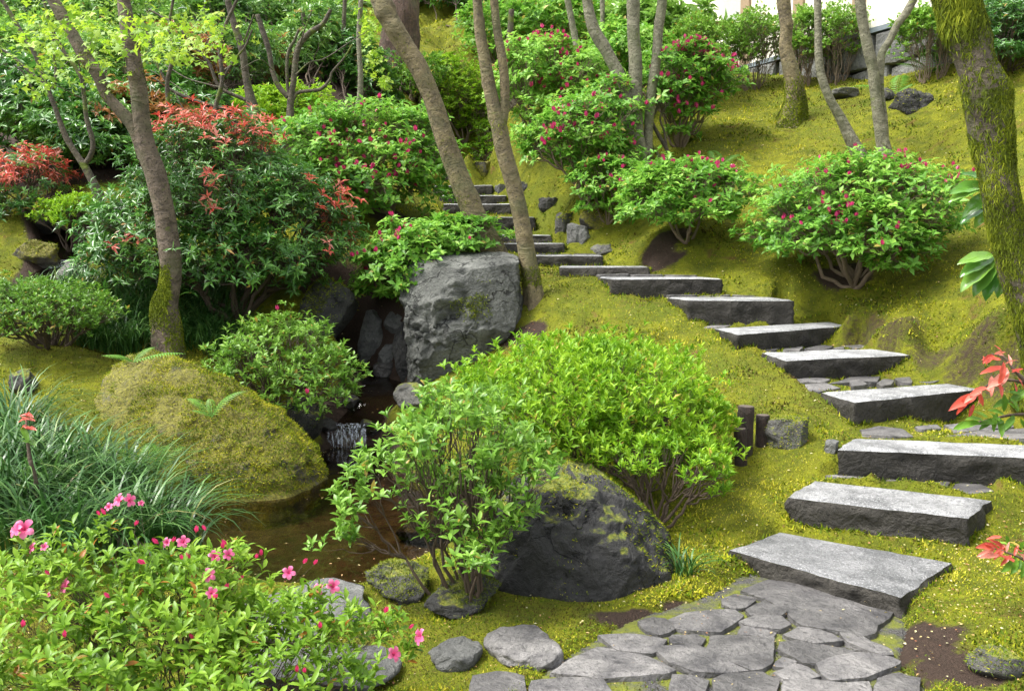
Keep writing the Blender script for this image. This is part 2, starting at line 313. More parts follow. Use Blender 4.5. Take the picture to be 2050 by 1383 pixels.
def poly_sd(xy, poly):
    x, y = xy[:, 0], xy[:, 1]; inside = np.zeros(len(xy), bool); dm = np.full(len(xy), 1e9)
    for i in range(len(poly)):
        a, b = poly[i], poly[(i + 1) % len(poly)]
        cond = ((a[1] > y) != (b[1] > y)); t = (y - a[1]) / (b[1] - a[1] + 1e-12)
        inside ^= cond & (x < a[0] + t * (b[0] - a[0]))
        ab = b - a; s = np.clip(((xy - a) @ ab) / (ab @ ab + 1e-12), 0, 1); dm = np.minimum(dm, np.linalg.norm(xy - a - s[:, None] * ab, axis=1))
    return np.where(inside, dm, -dm)
def line_dz(xy, L):
    dm = np.full(len(xy), 1e9); z = np.zeros(len(xy))
    for i in range(len(L) - 1):
        a, b = L[i], L[i + 1]; ab = b[:2] - a[:2]; s = np.clip(((xy - a[:2]) @ ab) / (ab @ ab), 0, 1)
        d = np.linalg.norm(xy - a[:2] - s[:, None] * ab, axis=1); u = d < dm; dm = np.where(u, d, dm); z = np.where(u, a[2] + s * (b[2] - a[2]), z)
    return dm, z
def sm(x, a, b):
    t = np.clip((x - a) / (b - a), 0, 1); return t * t * (3 - 2 * t)
def H(xy, fine=True):
    xy = np.atleast_2d(np.asarray(xy, float)); out = np.zeros(len(xy))
    for k in range(0, len(xy), 20000):
        q = xy[k:k + 20000]; d = ((q[:, None, :] - ctrl[None, :, :2]) ** 2).sum(-1)
        out[k:k + 20000] = _tps(d) @ _w[:_n] + _w[_n] + q @ _w[_n + 1:]
    x, y = xy[:, 0], xy[:, 1]
    far = 10.5 + (y - 30) * 0.62
    r = np.hypot(x, np.minimum(y - 10, 0))
    out = out + (far - out) * sm(y, 26, 34)
    out = np.where(y < 26, out + (np.clip(out, 0, 6) - out) * sm(np.abs(x), 13, 22) * (1 - sm(y, 20, 26)), out)
    out = np.where(y < -1, out + (0.1 - out) * sm(-y, 1, 5), out)
    p3 = np.stack([x, y, 0 * x], 1)
    amp = sm(y, 5, 9) * 0.6 + 0.4
    rough = sm(y, 20, 23) * (1 - sm(y, 28, 31))
    out += fbm(p3 * 1.3, 3, 11) * 0.075 * amp + rough * (fbm(p3 * np.array([0.8, 1.3, 1]), 3, 5) * 0.5 + np.abs(fbm(p3 * 1.9, 2, 15)) * .45)
    if fine: out += fbm(p3 * 6, 3, 3) * 0.034 * amp
    for pl, Z in SPOLY + LPOLY:
        lo, hi = pl.min(0) - .1, pl.max(0) + .1; near = (x > lo[0]) & (x < hi[0]) & (y > lo[1]) & (y < hi[1])
        if near.any(): sd_ = poly_sd(xy[near], pl); k = sm(sd_, -.08, -.02); out[near] += (np.minimum(out[near], Z - .014) - out[near]) * k
    near = (np.abs(x - 1) < 3) & (y > 2) & (y < 6)
    if near.any():
        k = sm(poly_sd(xy[near], PB), -.10, .05); out[near] += (0.085 - out[near]) * k
    near = (np.abs(x + 1.5) < 4.5) & (y > 3.5) & (y < 10)
    if near.any():
        q = xy[near]; s = poly_sd(q, POOL) + 0.05 * vnoise(np.c_[q * 4, 0 * q[:, 0]], 4); o = np.maximum(out[near], 0.0)
        out[near] = o + (-0.26 - o) * sm(s, -0.16, 0.14)
    for L, wd in ((STREAM, 0.26), (RILL, 0.22)):
        near = (np.abs(x - L[:, 0].mean()) < 3) & (np.abs(y - L[:, 1].mean()) < 3)
        if near.any():
            d, z = line_dz(xy[near], L); k = sm(-d, -wd * 1.7, -wd * 0.6); out[near] += (z - 0.07 - out[near]) * k
    return out
_YS = np.concatenate([np.linspace(1.0, 12, 400), np.linspace(12, 60, 500)])
def G(px, py, fine=False):
    d = raydir(px, py); pts = CAM[None] + d[None] * (_YS / d[1])[:, None]
    z = H(pts[:, :2], fine); hit = np.nonzero(pts[:, 2] <= z)[0]
    i = hit[0] if len(hit) else len(pts) - 1
    q = pts[i].copy(); q[2] = H(q[None, :2])[0]; return q
def GZ(p): return np.array([p[0], p[1], H(np.array([[p[0], p[1]]]))[0]])

def ground_mat():
    m, n, b, out = newmat('moss_ground')
    f1 = noise(n, 0.9, 5, 0.6); f2 = noise(n, 4.5, 6, 0.65, None, 0.5); f3 = noise(n, 28, 5, 0.7); f4 = noise(n, 90, 3, 0.6)
    col = mix(n, fr(n, f2, 0.35, 0.65), (0.085, 0.105, 0.008), (0.21, 0.22, 0.011))
    col = mix(n, fr(n, f1, 0.52, 0.68), col, (0.11, 0.14, 0.010))
    col = mix(n, fr(n, f3, 0.52, 0.72), col, (0.10, 0.09, 0.012))
    col = mix(n, fr(n, f4, 0.64, 0.72), col, (0.42, 0.36, 0.07))
    fb = noise(n, 2.1, 6, 0.7, None, 1.0); col = mix(n, fr(n, fb, 0.60, 0.70), col, (0.16, 0.095, 0.03))
    a = N(n, 'ShaderNodeAttribute', attribute_name='mask')
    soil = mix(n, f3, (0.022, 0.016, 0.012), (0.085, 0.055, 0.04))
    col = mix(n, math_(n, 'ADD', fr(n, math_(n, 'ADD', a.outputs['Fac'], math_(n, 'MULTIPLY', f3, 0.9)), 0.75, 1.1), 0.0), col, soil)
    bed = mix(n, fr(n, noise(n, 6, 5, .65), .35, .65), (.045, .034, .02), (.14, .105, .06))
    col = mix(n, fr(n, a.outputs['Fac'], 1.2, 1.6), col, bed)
    n.links.new(col, b.inputs['Base Color']); b.inputs['Roughness'].default_value = 0.9; b.inputs['Specular IOR Level'].default_value = 0.2
    bump(n, b, math_(n, 'ADD', math_(n, 'MULTIPLY', f3, 0.8), f4), 0.9, 0.035)
    return m
def soil_mask(xy):
    k = np.zeros(len(xy)); x, y = xy[:, 0], xy[:, 1]
    for px, py, Zr, rx, ry in [(1835,1285,.16,.30,.32),(1920,1340,.17,.28,.2),(1385,1205,.15,.16,.12),(1290,1235,.14,.3,.12),(1320,520,None,.35,.3),(1340,475,None,.4,.25),(1690,550,None,.4,.2),(1050,675,None,.25,.25),(785,440,None,.6,.4)]:
        c = PZ(px, py, Zr) if Zr else G(px, py); k = np.maximum(k, 1 - sm(np.hypot((x - c[0]) / rx, (y - c[1]) / ry) + 0.55 * fbm(np.c_[x, y, 0 * x] * 4, 3, 8), 0.45, 1.2))
    for px, py in [(1730,655),(1800,685),(1870,715),(1940,748),(2010,780)]:      # raw earth of the cut bank
        c = P(px, py, np.interp(px, [1720,1950,2070], [8.95,7.55,6.8])); k = np.maximum(k, 0.55 * (1 - sm(np.hypot(x - c[0], y - c[1]), 0.12, 0.36)))
    s = poly_sd(xy, POOL); k = np.maximum(k, sm(s, -0.12, -0.02) + sm(s, .02, .12))
    for L in (STREAM, RILL):
        d, z = line_dz(xy, L); k = np.maximum(k, 1 - sm(d, 0.3, 0.5))
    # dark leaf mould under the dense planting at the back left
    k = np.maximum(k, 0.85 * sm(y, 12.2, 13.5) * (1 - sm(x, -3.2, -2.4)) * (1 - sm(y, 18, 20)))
    return k
ys = np.concatenate([np.linspace(-6, 2.2, 16)[:-1], 2.2 * (22 / 2.2) ** np.linspace(0, 1, 440)[:-1], np.linspace(22, 34, 60)[:-1], np.linspace(34, 160, 24)])
xs = np.sign(np.linspace(-1, 1, 381)) * np.abs(np.linspace(-1, 1, 381)) ** 1.25
hw = 0.72 * np.maximum(ys, 0) + 3.2 + 5 * (1 - sm(ys, -6, 2))
GX = hw[:, None] * xs[None, :]; GY = np.repeat(ys[:, None], len(xs), 1); xy = np.c_[GX.ravel(), GY.ravel()]
GZs = H(xy)
def gridF(r, c):
    i = np.arange(r * c).reshape(r, c); return np.stack([i[:-1, :-1], i[:-1, 1:], i[1:, 1:], i[1:, :-1]], -1).reshape(-1, 4)
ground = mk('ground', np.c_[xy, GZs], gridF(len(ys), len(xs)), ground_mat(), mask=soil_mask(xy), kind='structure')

# ------------------------------------------------------------------ mesh generators
def tube(pts, rad, sides=6, cap=True, wob=0.0, seed=0):
    pts = np.asarray(pts, float); rad = np.asarray(rad, float); n = len(pts)
    t = norm(np.gradient(pts, axis=0)); up = np.array([0.13, 1, 0.21]); s = norm(np.cross(t, up)); v = np.cross(s, t)
    a = np.linspace(0, 2 * math.pi, sides, endpoint=False)
    dirs = np.cos(a)[None, :, None] * s[:, None] + np.sin(a)[None, :, None] * v[:, None]
    R = np.repeat(rad[:, None], sides, 1)
    if wob > 0:
        q = pts[:, None] + dirs * rad[:, None, None]; R = R * (1 + wob * fbm(q * np.array([5, 5, 2.2]), 3, seed))
    V = (pts[:, None] + dirs * R[..., None]).reshape(-1, 3)
    i = np.arange(n * sides).reshape(n, sides); j = np.roll(i, -1, 1)
    F = np.stack([i[:-1], j[:-1], j[1:], i[1:]], -1).reshape(-1, 4)
    if cap:
        V = np.concatenate([V, pts[-1:] + t[-1:] * rad[-1] * 0.3]); k = len(V) - 1
        F = np.concatenate([F, np.stack([i[-1], j[-1], np.full(sides, k), np.full(sides, k)], -1)[:, [0, 1, 2, 2]]])
        F = F[(F[:, 2] != F[:, 3])] if False else F
    return V, F
def tri(F):
    if F.shape[1] == 3: return F
    T = np.concatenate([F[:, [0, 1, 2]], F[:, [0, 2, 3]]]); return T[(T[:, 0] != T[:, 1]) & (T[:, 1] != T[:, 2]) & (T[:, 0] != T[:, 2])]
def join(parts):
    Vs, Fs, o = [], [], 0
    for V, F in parts:
        Vs.append(V); Fs.append(tri(F) + o); o += len(V)
    return np.concatenate(Vs), np.concatenate(Fs)
def smooth_path(pts, n):
    pts = np.asarray(pts, float); m = len(pts)
    if m < 3:
        t = np.linspace(0, 1, n)[:, None]; return pts[0] + (pts[-1] - pts[0]) * t
    ext = np.concatenate([[2 * pts[0] - pts[1]], pts, [2 * pts[-1] - pts[-2]]]); out = []
    for u in np.linspace(0, m - 1 - 1e-6, n):
        i = int(u); t = u - i; a, b, c, d = ext[i:i + 4]
        out.append(0.5 * ((2 * b) + (-a + c) * t + (2 * a - 5 * b + 4 * c - d) * t * t + (-a + 3 * b - 3 * c + d) * t ** 3))
    return np.array(out)
# leaf templates: verts (along, across, normal), triangles
T2 = (np.array([(0,0,0),(.45,.5,.12),(1,0,-.06),(.45,-.5,.12)]), np.array([(0,3,2),(0,2,1)]))
T4 = (np.array([(0,0,0),(.48,.5,.10),(.5,0,0),(.48,-.5,.10),(1,0,-.14)]), np.array([(0,2,1),(0,3,2),(1,2,4),(2,3,4)]))
T8 = (np.array([(0,0,0),(.3,.40,.09),(.3,0,.03),(.3,-.40,.09),(.68,.43,.03),(.68,0,-.03),(.68,-.43,.03),(1,0,-.15)]),
      np.array([(0,2,1),(0,3,2),(1,2,5),(1,5,4),(2,3,6),(2,6,5),(4,5,7),(5,6,7)]))
TM = (np.array([(0,0,0),(.45,.18,.02),(.35,.62,-.05),(.62,.26,0),(1,0,-.12),(.62,-.26,0),(.35,-.62,-.05),(.45,-.18,.02)]),
      np.array([(0,7,1),(1,3,2),(1,7,5),(1,5,3),(3,5,4),(7,6,5)]))
def leaves(pos, d, nr, L, Wd, tmpl):
    T, F = tmpl; n = len(pos); X = norm(d); Yv = norm(np.cross(nr, X)); Zv = np.cross(X, Yv)
    L = np.broadcast_to(L, n)[:, None, None]; Wd = np.broadcast_to(Wd, n)[:, None, None]
    V = pos[:, None] + T[None, :, 0:1] * L * X[:, None] + T[None, :, 1:2] * Wd * Yv[:, None] + T[None, :, 2:3] * L * Zv[:, None]
    return V.reshape(-1, 3), (F[None] + (np.arange(n) * len(T))[:, None, None]).reshape(-1, 3)
def rdir(n): return norm(rng.normal(size=(n, 3)))
def whorls(P0, ax, k, L, ratio, elev, tmpl, tint0, jit=0.15, spread=0.02):
    """k leaves round each twig end P0 with axis ax; elev = (min, max) angle from the axis in degrees"""
    n = len(P0); ax = norm(ax); ref = norm(rdir(n)); a = norm(np.cross(ax, ref)); b = np.cross(ax, a)
    ph = (np.arange(k)[None] * 2 * math.pi / k + rng.uniform(0, 6.28, (n, 1)) + rng.normal(0, .25, (n, k)))
    e = np.radians(rng.uniform(elev[0], elev[1], (n, k)))
    rad = np.cos(ph)[..., None] * a[:, None] + np.sin(ph)[..., None] * b[:, None]
    d = np.cos(e)[..., None] * ax[:, None] + np.sin(e)[..., None] * rad
    nr = np.sin(e)[..., None] * ax[:, None] - np.cos(e)[..., None] * rad
    nr = nr + rng.normal(0, jit, nr.shape); d = d + rng.normal(0, jit, d.shape)
    pos = P0[:, None] + ax[:, None] * rng.uniform(-spread, spread, (n, k, 1))
    LL = L * rng.uniform(0.5, 1.15, (n * k))
    V, F = leaves(pos.reshape(-1, 3), d.reshape(-1, 3), nr.reshape(-1, 3), LL, LL * ratio, tmpl)
    t = np.clip(np.repeat(tint0, k) + rng.normal(0, .15, n * k), 0, 0.95); t[rng.uniform(size=n * k) < .018] = .999
    return V, F, np.repeat(t, len(tmpl[0]))
def twig_tree(bases, ends, r0, sides=4, fan=(5, 5, 4), seed=0, bow=0.12):
    """branches that split from the bases to all the twig ends"""
    r = np.random.default_rng(seed); parts = []; bases = np.asarray(bases, float); ends = np.asarray(ends, float)
    def seg(a, b, ra, rb, n=5):
        m = np.linspace(0, 1, n)[:, None]; q = a + (b - a) * m; ln = np.linalg.norm(b - a)
        q = q + np.sin(m * math.pi) * (r.normal(0, bow * ln * .5, 3) - np.array([0, 0, bow * ln * .5])); q[1:-1] += r.normal(0, 0.03 * ln, (n - 2, 3))
        parts.append(tube(q, np.linspace(ra, rb, n), sides if ra > r0 * .3 else 3, False))
    def rec(a, idx, lvl, ra):
        if lvl >= len(fan) or len(idx) <= 2:
            for i in idx: seg(a, ends[i], ra * .7, max(ra * .3, r0 * .04), 4)
            return
        k = min(fan[lvl], len(idx)); c = ends[r.choice(idx, k, replace=False)]
        for _ in range(2):
            lab = ((ends[idx][:, None] - c[None]) ** 2).sum(-1).argmin(1)
            c = np.array([ends[idx][lab == j].mean(0) if (lab == j).any() else c[j] for j in range(k)])
        for j in range(k):
            sub = idx[lab == j]
            if len(sub) == 0: continue
            b = a + (c[j] - a) * (0.5 if lvl < 2 else 0.6); rb = ra * (0.55 if lvl < 2 else .5)
            seg(a, b, ra, rb, 6); rec(b, sub, lvl + 1, rb)
    lab = ((ends[:, None, :2] - bases[None, :, :2]) ** 2).sum(-1).argmin(1)
    for j in range(len(bases)):
        idx = np.nonzero(lab == j)[0]
        if len(idx): rec(bases[j], idx, 0, r0)
    return join(parts)
def crown_points(lobes, n, shell=0.13, low=-0.6, hole=0.35, seed=0, per=8, cl=.16, flat_=.45):
    """twig ends gathered in sprays in the outer shell of a union of uneven ellipsoids; axis = outward and up"""
    r = np.random.default_rng(seed); C0 = np.array([l[0] for l in lobes]); R = np.array([l[1] for l in lobes])
    ar = (R[:, 0] * R[:, 2]) + R[:, 1] * R[:, 0]; pk = ar / ar.sum(); PP, AA, QQ = [], [], []; nc = max(4, n // per); tot = 0
    for _ in range(20):
        m = nc * 2; k = r.choice(len(lobes), m, p=pk); d = norm(r.normal(size=(m, 3))); d[:, 2] = np.where(d[:, 2] < low, -d[:, 2], d[:, 2])
        rr = 1 - np.abs(r.normal(0, shell, m)); rr = np.where(r.uniform(size=m) < .22, r.uniform(.4, .95, m), rr)
        lump = 1 + 0.30 * fbm(d * 1.9 + k[:, None] * 7.1, 3, seed + 3) + 0.10 * r.normal(size=m)
        p = C0[k] + d * R[k] * (rr * lump)[:, None]
        inn = np.zeros(m, bool)
        for j in range(len(lobes)): inn |= (j != k) & ((((p - C0[j]) / R[j]) ** 2).sum(1) < 0.45)
        g = vnoise(p / max(R.mean() * .28, .05), seed + 9); keep = ~inn & (g > -1 + hole * 1.2 * r.uniform(size=m) ** .5)
        PP.append(p[keep]); AA.append(norm(d[keep] / R[k[keep]])); QQ.append(R[k[keep]].mean(1)); tot += keep.sum()
        if tot >= nc: break
    PP = np.concatenate(PP)[:nc]; AA = np.concatenate(AA)[:nc]; QQ = np.concatenate(QQ)[:nc]; i = np.repeat(np.arange(len(PP)), per)
    off = r.normal(size=(len(i), 3)); ln = np.linalg.norm(off, axis=1, keepdims=True); off = off / ln * np.minimum(ln, 1.9); fl = off * [1, 1, flat_]
    p = PP[i] + fl * (QQ[i] * cl * r.uniform(.7, 1.3, len(PP))[i])[:, None]; ax = norm(AA[i] + fl * .5); return p, ax
KIND = {  # leaves per whorl, width ratio, angle range, template, material, twig material
 'azalea': (6, .34, (18, 62), T4, L_AZ, B_TWIG), 'azalea_mid': (6, .38, (25, 78), T4, L_AZD, B_TWIG), 'open': (6, .36, (25, 80), T8, L_AZD, B_TWIG), 'near': (6, .36, (25, 80), T8, L_NEAR, B_TWIG),
 'azalea_far': (6, .42, (35, 92), T2, L_AZ, B_TWIGL), 'bud': (5, .48, (45, 95), T4, L_BUD, B_TWIGL), 'pieris': (8, .26, (50, 95), T4, L_PIE, B_TWIG),
 'ever': (8, .30, (50, 100), T2, L_PIE2, B_TWIG), 'everd': (8, .30, (50, 100), T2, L_PIE, B_TWIG), 'lite': (7, .34, (45, 100), T2, L_LITE, B_TWIGL), 'wall': (5, .42, (20, 80), T2, L_AZD, B_TWIGL), 'maple': (4, .9, (55, 100), TM, L_MAP, B_TWIG)}
BUD_V, BUD_F = None, None
def mesh_bud():
    parts = []
    for k in range(4):
        a = k * 1.571; d = np.array([[.35 * math.cos(a), .35 * math.sin(a), 1.0]]); nr = np.array([[math.cos(a), math.sin(a), -.3]])
        parts.append(leaves(np.zeros((1, 3)), d, nr, 1.0, .55, T4))
    a = np.linspace(0, 6.283, 6, endpoint=False)
    return join(parts)
_v, _f = mesh_bud(); BUD = data_mesh('flower_bud', _v, _f, L_MAG, tint=np.clip(rng.uniform(0, 1, len(_v)), 0, 1), smooth=True)
def place(o, p, ax, s, parent, spin=0.0):
    z = Vector(ax).normalized(); q = z.to_track_quat('Z', 'Y')
    o.rotation_mode = 'QUATERNION'; o.rotation_quaternion = q @ Vector((0, 0, 1)).rotation_difference(Vector((0, 0, 1))) if not spin else q @ Matrix.Rotation(spin, 3, 'Z').to_quaternion()
    o.scale = (s, s, s); o.location = Vector(np.asarray(p) - wloc(parent))
def shrub(name, label, base, lobes, kind, n, L, buds=0, budsize=.05, r0=.022, group=None, nbase=1, tint=(.12, .95), seed=0, dY=0.0, red=None, hole=.35, low=-.6, stems=True, cat='shrub', frac=1.0, shell=.13, per=None, cl=None, up=None):
    """lobes: (px, py, rx px, ry px, dY, depth radius m); red: predicate on normalised height -> new growth material"""
    b = G(*base); Y = b[1] + dY; LB = []
    if dY: b = GZ(P(base[0], base[1], Y))
    for px, py, rx, ry, dy, rd in lobes:
        LB.append((P(px, py, Y + dy), np.array([M(rx, Y), rd, M(ry, Y)])))
    dper, dcl, dfl, dup, dout = {'azalea': (7, .15, .8, 1.15, .35), 'azalea_far': (7, .16, .7, 1.0, .45), 'azalea_mid': (6, .16, .7, 1.0, .4), 'near': (4, .17, .8, .95, .45), 'open': (4, .17, .8, .95, .45), 'bud': (9, .20, .38, .75, .5), 'pieris': (5, .17, .5, .7, .6), 'wall': (7, .16, 1.0, 1.1, .4)}.get(kind, (6, .18, .5, .7, .6))
    pts, ax = crown_points(LB, n, seed=seed, hole=hole, low=low, shell=shell, per=per or dper, cl=cl or dcl, flat_=dfl)
    gz = H(pts[:, :2], False); ok = pts[:, 2] > gz + .04; pts, ax = pts[ok], ax[ok]
    axis = norm(ax * dout + np.array([0, 0, up or dup]) + rng.normal(0, .22, ax.shape))
    t = thing(name, label, cat, b, group); k, ratio, el, tm, mat, tw = KIND[kind]
    zz = (pts[:, 2] - pts[:, 2].min()) / max(np.ptp(pts[:, 2]), .01)
    t0 = tint[0] + (tint[1] - tint[0]) * (0.5 * rng.uniform(size=len(pts)) + 0.5 * (0.5 + 0.5 * vnoise(pts * 3.0 / max(1, L * 12), seed)))
    sel = np.zeros(len(pts), bool)
    if red: sel = red[1](pts, zz, (pts - b))
    V, F, ti = whorls(pts[~sel], axis[~sel], k, L, ratio, el, tm, t0[~sel]); mk('foliage', V, F, mat, t, tint=ti, smooth=True)
    if sel.any():
        V, F, ti = whorls(pts[sel], axis[sel], k, L * 1.05, ratio * .9, (35, 100), tm, rng.uniform(.1, .9, sel.sum())); mk('new_growth', V, F, red[0], t, tint=ti)
    if stems:
        ends = pts - axis * L * .1; m = int(len(ends) * frac); ends = ends[rng.permutation(len(ends))[:m]]
        bs = [b + np.array([rng.normal(0, M(12, Y)), rng.normal(0, M(10, Y)), -.03]) if nbase > 1 else b - np.array([0, 0, .03]) for _ in range(nbase)]
        if nbase > 1:
            for q in bs: q[2] = H(q[None, :2])[0] - .03
        V, F = twig_tree(bs, ends, r0 * .62, 5, seed=seed); mk('branches', V, F, tw, t)
    if buds:
        sc = (ax[:, 2] * .6 - ax[:, 1] * .5 + rng.uniform(size=len(pts)) * .8 + .7 * vnoise(pts * 2.2, seed + 4)); idx = np.argsort(-sc)[:buds * 2]; idx = rng.permutation(idx)[:buds]
        for i in idx:
            o = link('flower_bud', BUD, t); place(o, pts[i] + axis[i] * L * .25, axis[i] + rng.normal(0, .25, 3), budsize * rng.uniform(.75, 1.2), t)
    return t, pts, axis

# ------------------------------------------------------------------ stone steps
def slab_mesh(s, h, seed, top_rough=.004):
    """a granite slab: worn flat top, rough split sides"""
    r = np.random.default_rng(seed); nu, nv, nh = 40, 14, 8; u = np.linspace(0, 1, nu); v = np.linspace(0, 1, nv)
    fl, f2, br, bl = s
    def top(uu, vv): return (fl * (1 - uu) * (1 - vv) + f2 * uu * (1 - vv) + br * uu * vv + bl * (1 - uu) * vv)
    U, Vv = np.meshgrid(u, v, indexing='ij'); T = top(U[..., None], Vv[..., None])
    cen = T.mean((0, 1)); ed = np.minimum(np.minimum(U, 1 - U) * np.linalg.norm(f2 - fl), np.minimum(Vv, 1 - Vv) * np.linalg.norm(bl - fl))
    T = T.copy(); T[..., 2] += fbm(T * 6, 3, seed) * top_rough - 0.012 * (1 - sm(ed, 0, .03)) + fbm(T * 2, 2, seed + 1) * .006
    edge = (ed < 1e-6); wob = (fbm(T * 9, 3, seed + 5) * .022 - np.maximum(0, vnoise(T * 6, seed + 6) - .45) * .05)[..., None]; T = T + np.where(edge[..., None], norm((T - cen) * [1, 1, 0]) * wob, 0)
    V1 = T.reshape(-1, 3); F1 = gridF(nu, nv)
    ring = np.concatenate([T[:, 0], T[-1, 1:], T[::-1, -1][1:], T[0, ::-1][1:-1]]); m = len(ring); out = []
    for k in range(nh + 1):
        t = k / nh; q = ring.copy(); q[:, 2] -= 0.002 + t * (h + .10); o = norm((ring - cen) * [1, 1, 0])
        a = 0 if k == 0 else .03; q += o * (fbm(q * np.array([9, 9, 16]), 4, seed + 2)[:, None] * a + (1 - 2 * np.abs(vnoise(q * np.array([5, 5, 13]), seed + 8)))[:, None] * a * .5 + (.004 if k else 0) - .02 * t * (h > .12)); out.append(q)
    V2 = np.concatenate(out); i = np.arange((nh + 1) * m).reshape(nh + 1, m); j = np.roll(i, -1, 1)
    F2 = np.stack([i[:-1], i[1:], j[1:], j[:-1]], -1).reshape(-1, 4)
    return V1, F1, V2, F2
STEP_LABELS = ['lowest pale granite slab step lying almost flush in the moss', 'second granite step from the bottom, tilted with a mossy dark front',
 'third granite step from the bottom, running out past the right edge', 'thick granite step beside the red-leaved sprig, fourth from the bottom',
 'granite step with a pointed near corner, fifth from the bottom', 'granite step with a broken sloping left end, sixth from the bottom',
 'thick granite step at the level of the boulder foot, seventh from the bottom', 'stone step eighth from the bottom, with an uneven dark front face',
 'thin stone step ninth from the bottom, ragged along its lower edge', 'long stone step just behind the thin leaning trunk foot, tenth from the bottom',
 'thin stone step next to the round dark rock, eleventh from the bottom', 'narrow stone step half hidden by the trunks, twelfth from the bottom',
 'tall dark-faced step showing between the two leaning trunks, thirteenth from the bottom', 'step crossing behind both leaning trunks, fourteenth from the bottom',
 'low step on the upper bend, fifteenth from the bottom', 'step with a broken corner on the upper bend, sixteenth from the bottom',
 'small step high on the bend, third from the top', 'topmost two visible steps of the flight, the lower one', ]
STEP_LABELS[16] = 'small step high on the bend, second from the top'; STEP_LABELS[17] = 'topmost tiny step of the flight, mostly behind the red-bud shrub'
RIMS = []
for i, (s, h) in enumerate(slabs):
    V1, F1, V2, F2 = slab_mesh(s, h, 50 + i)
    o = thing('stone_step', STEP_LABELS[i], 'step', s.mean(0) - [0, 0, h], 'stone steps of the garden flight')
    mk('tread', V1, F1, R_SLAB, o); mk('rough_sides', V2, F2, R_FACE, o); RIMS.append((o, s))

# ------------------------------------------------------------------ flagstones
FLAGS = [za(p) for p in [
 [(398,808),(470,768),(545,742),(650,755),(800,790),(920,840),(1080,885),(1250,925),(1215,960),(1150,1000),(1140,1050),(1080,1065),(960,1040),(730,1000),(640,920),(560,875)],
 [(285,850),(350,822),(440,840),(460,860),(400,895),(330,905),(283,880)], [(425,915),(520,872),(600,905),(625,930),(600,945),(445,945)],
 [(392,985),(480,960),(600,952),(655,998),(600,1028),(420,1003)], [(402,1007),(510,1020),(575,1040),(555,1062),(375,1050)],
 [(-35,970),(60,925),(200,917),(340,915),(388,950),(260,1040),(60,1025),(-25,1000)], [(-20,1075),(0,1060),(120,1055),(175,1075),(150,1110),(90,1120),(60,1100),(0,1102)],
 [(215,1070),(400,1068),(565,1075),(560,1160),(552,1220),(500,1248),(440,1252),(300,1195),(203,1145)], [(637,1058),(720,1020),(830,1040),(900,1060),(950,1095),(800,1108),(720,1088)],
 [(962,1060),(1080,1075),(1130,1110),(1230,1145),(1245,1173),(1190,1180),(1100,1148),(1000,1110)], [(612,1102),(750,1095),(900,1125),(1028,1150),(980,1185),(860,1213),(740,1215),(605,1140)],
 [(572,1235),(620,1190),(690,1210),(640,1240)], [(592,1270),(690,1232),(760,1250),(818,1290),(760,1310),(640,1310)],
 [(822,1230),(930,1190),(1060,1170),(1190,1177),(1290,1215),(1280,1230),(1180,1260),(1100,1300),(900,1322),(860,1290)],
 [(-108,1130),(0,1123),(130,1120),(200,1160),(300,1210),(405,1258),(300,1273),(120,1270),(50,1250),(-20,1220)],
 [(230,1310),(300,1277),(500,1267),(580,1310),(560,1400),(240,1400)], [(0,1302),(100,1297),(195,1320),(150,1400),(-20,1400)],
 [(1172,1312),(1290,1277),(1400,1310),(1380,1400),(1150,1400)], [(640,1330),(760,1325),(900,1340),(1100,1330),(1120,1400),(620,1400)]]]
FLAGS += [zb(p) for p in [[(1215,1270),(1360,1170),(1480,1115),(1560,1130),(1800,1200),(1912,1265),(1850,1290),(1500,1300)],
 [(1490,1060),(1700,1050),(1860,1085),(1830,1130),(1780,1158),(1600,1138)], [(1722,985),(1800,965),(1860,970),(1908,1020),(1830,1050),(1760,1030)],
 [(780,1292),(900,1272),(1040,1300),(1060,1400),(760,1400)], [(1120,1330),(1300,1310),(1500,1320),(1560,1400),(1100,1400)]]]
def flagstone(poly, Z, parent, seed, th=.05, world=None):
    c = np.array([PZ(x, y, Z) for x, y in poly]) if world is None else world; r = np.random.default_rng(seed); ring = []
    for i in range(len(c)):
        a, b = c[i], c[(i + 1) % len(c)]; m = max(2, int(np.linalg.norm(b - a) / .035)); m = min(m, 9)
        for k in range(m):
            q = a + (b - a) * k / m; ring.append(q)
    ring = np.array(ring); cen = ring.mean(0); o = norm((ring - cen) * [1, 1, 0])
    ring = ring + o * fbm(ring * 14, 3, seed)[:, None] * .014
    tilt = r.normal(0, .012, 2); lift = r.uniform(-.004, .008)
    def z(q):
        q = q.copy(); q[:, 2] += ((q - cen)[:, :2] @ tilt) + lift + fbm(q * 5, 3, seed + 3) * .010; return q
    rings = [z(cen + (ring - cen) * s) for s in (.25, .55, .82, .965)]
    ring = ring + o * .012; e = z(ring); e[:, 2] -= .003; rings.append(e); rings.append(e + o * .0008 - [0, 0, .0008]); e2 = z(cen + (ring - cen) * 1.012); e2[:, 2] -= .02; rings.append(e2); e3 = e2.copy(); e3[:, 2] -= th; rings.append(e3)
    m = len(ring); nr_ = len(rings); V = np.concatenate([z(cen[None])] + rings); i = 1 + np.arange(len(rings) * m).reshape(len(rings), m); j = np.roll(i, -1, 1)
    F = np.concatenate([np.stack([np.zeros(m, int), i[0], j[0]], -1), tri(np.concatenate([np.stack([i[:-1], i[1:], j[1:], j[:-1]], -1)[k] for k in range(nr_ - 1) if k != 4]))])
    a = np.cross(V[F[0][1]] - V[F[0][0]], V[F[0][2]] - V[F[0][0]])
    if a[2] < 0: F = F[:, ::-1]
    mk('flagstone', V, F, R_FLAG, parent)
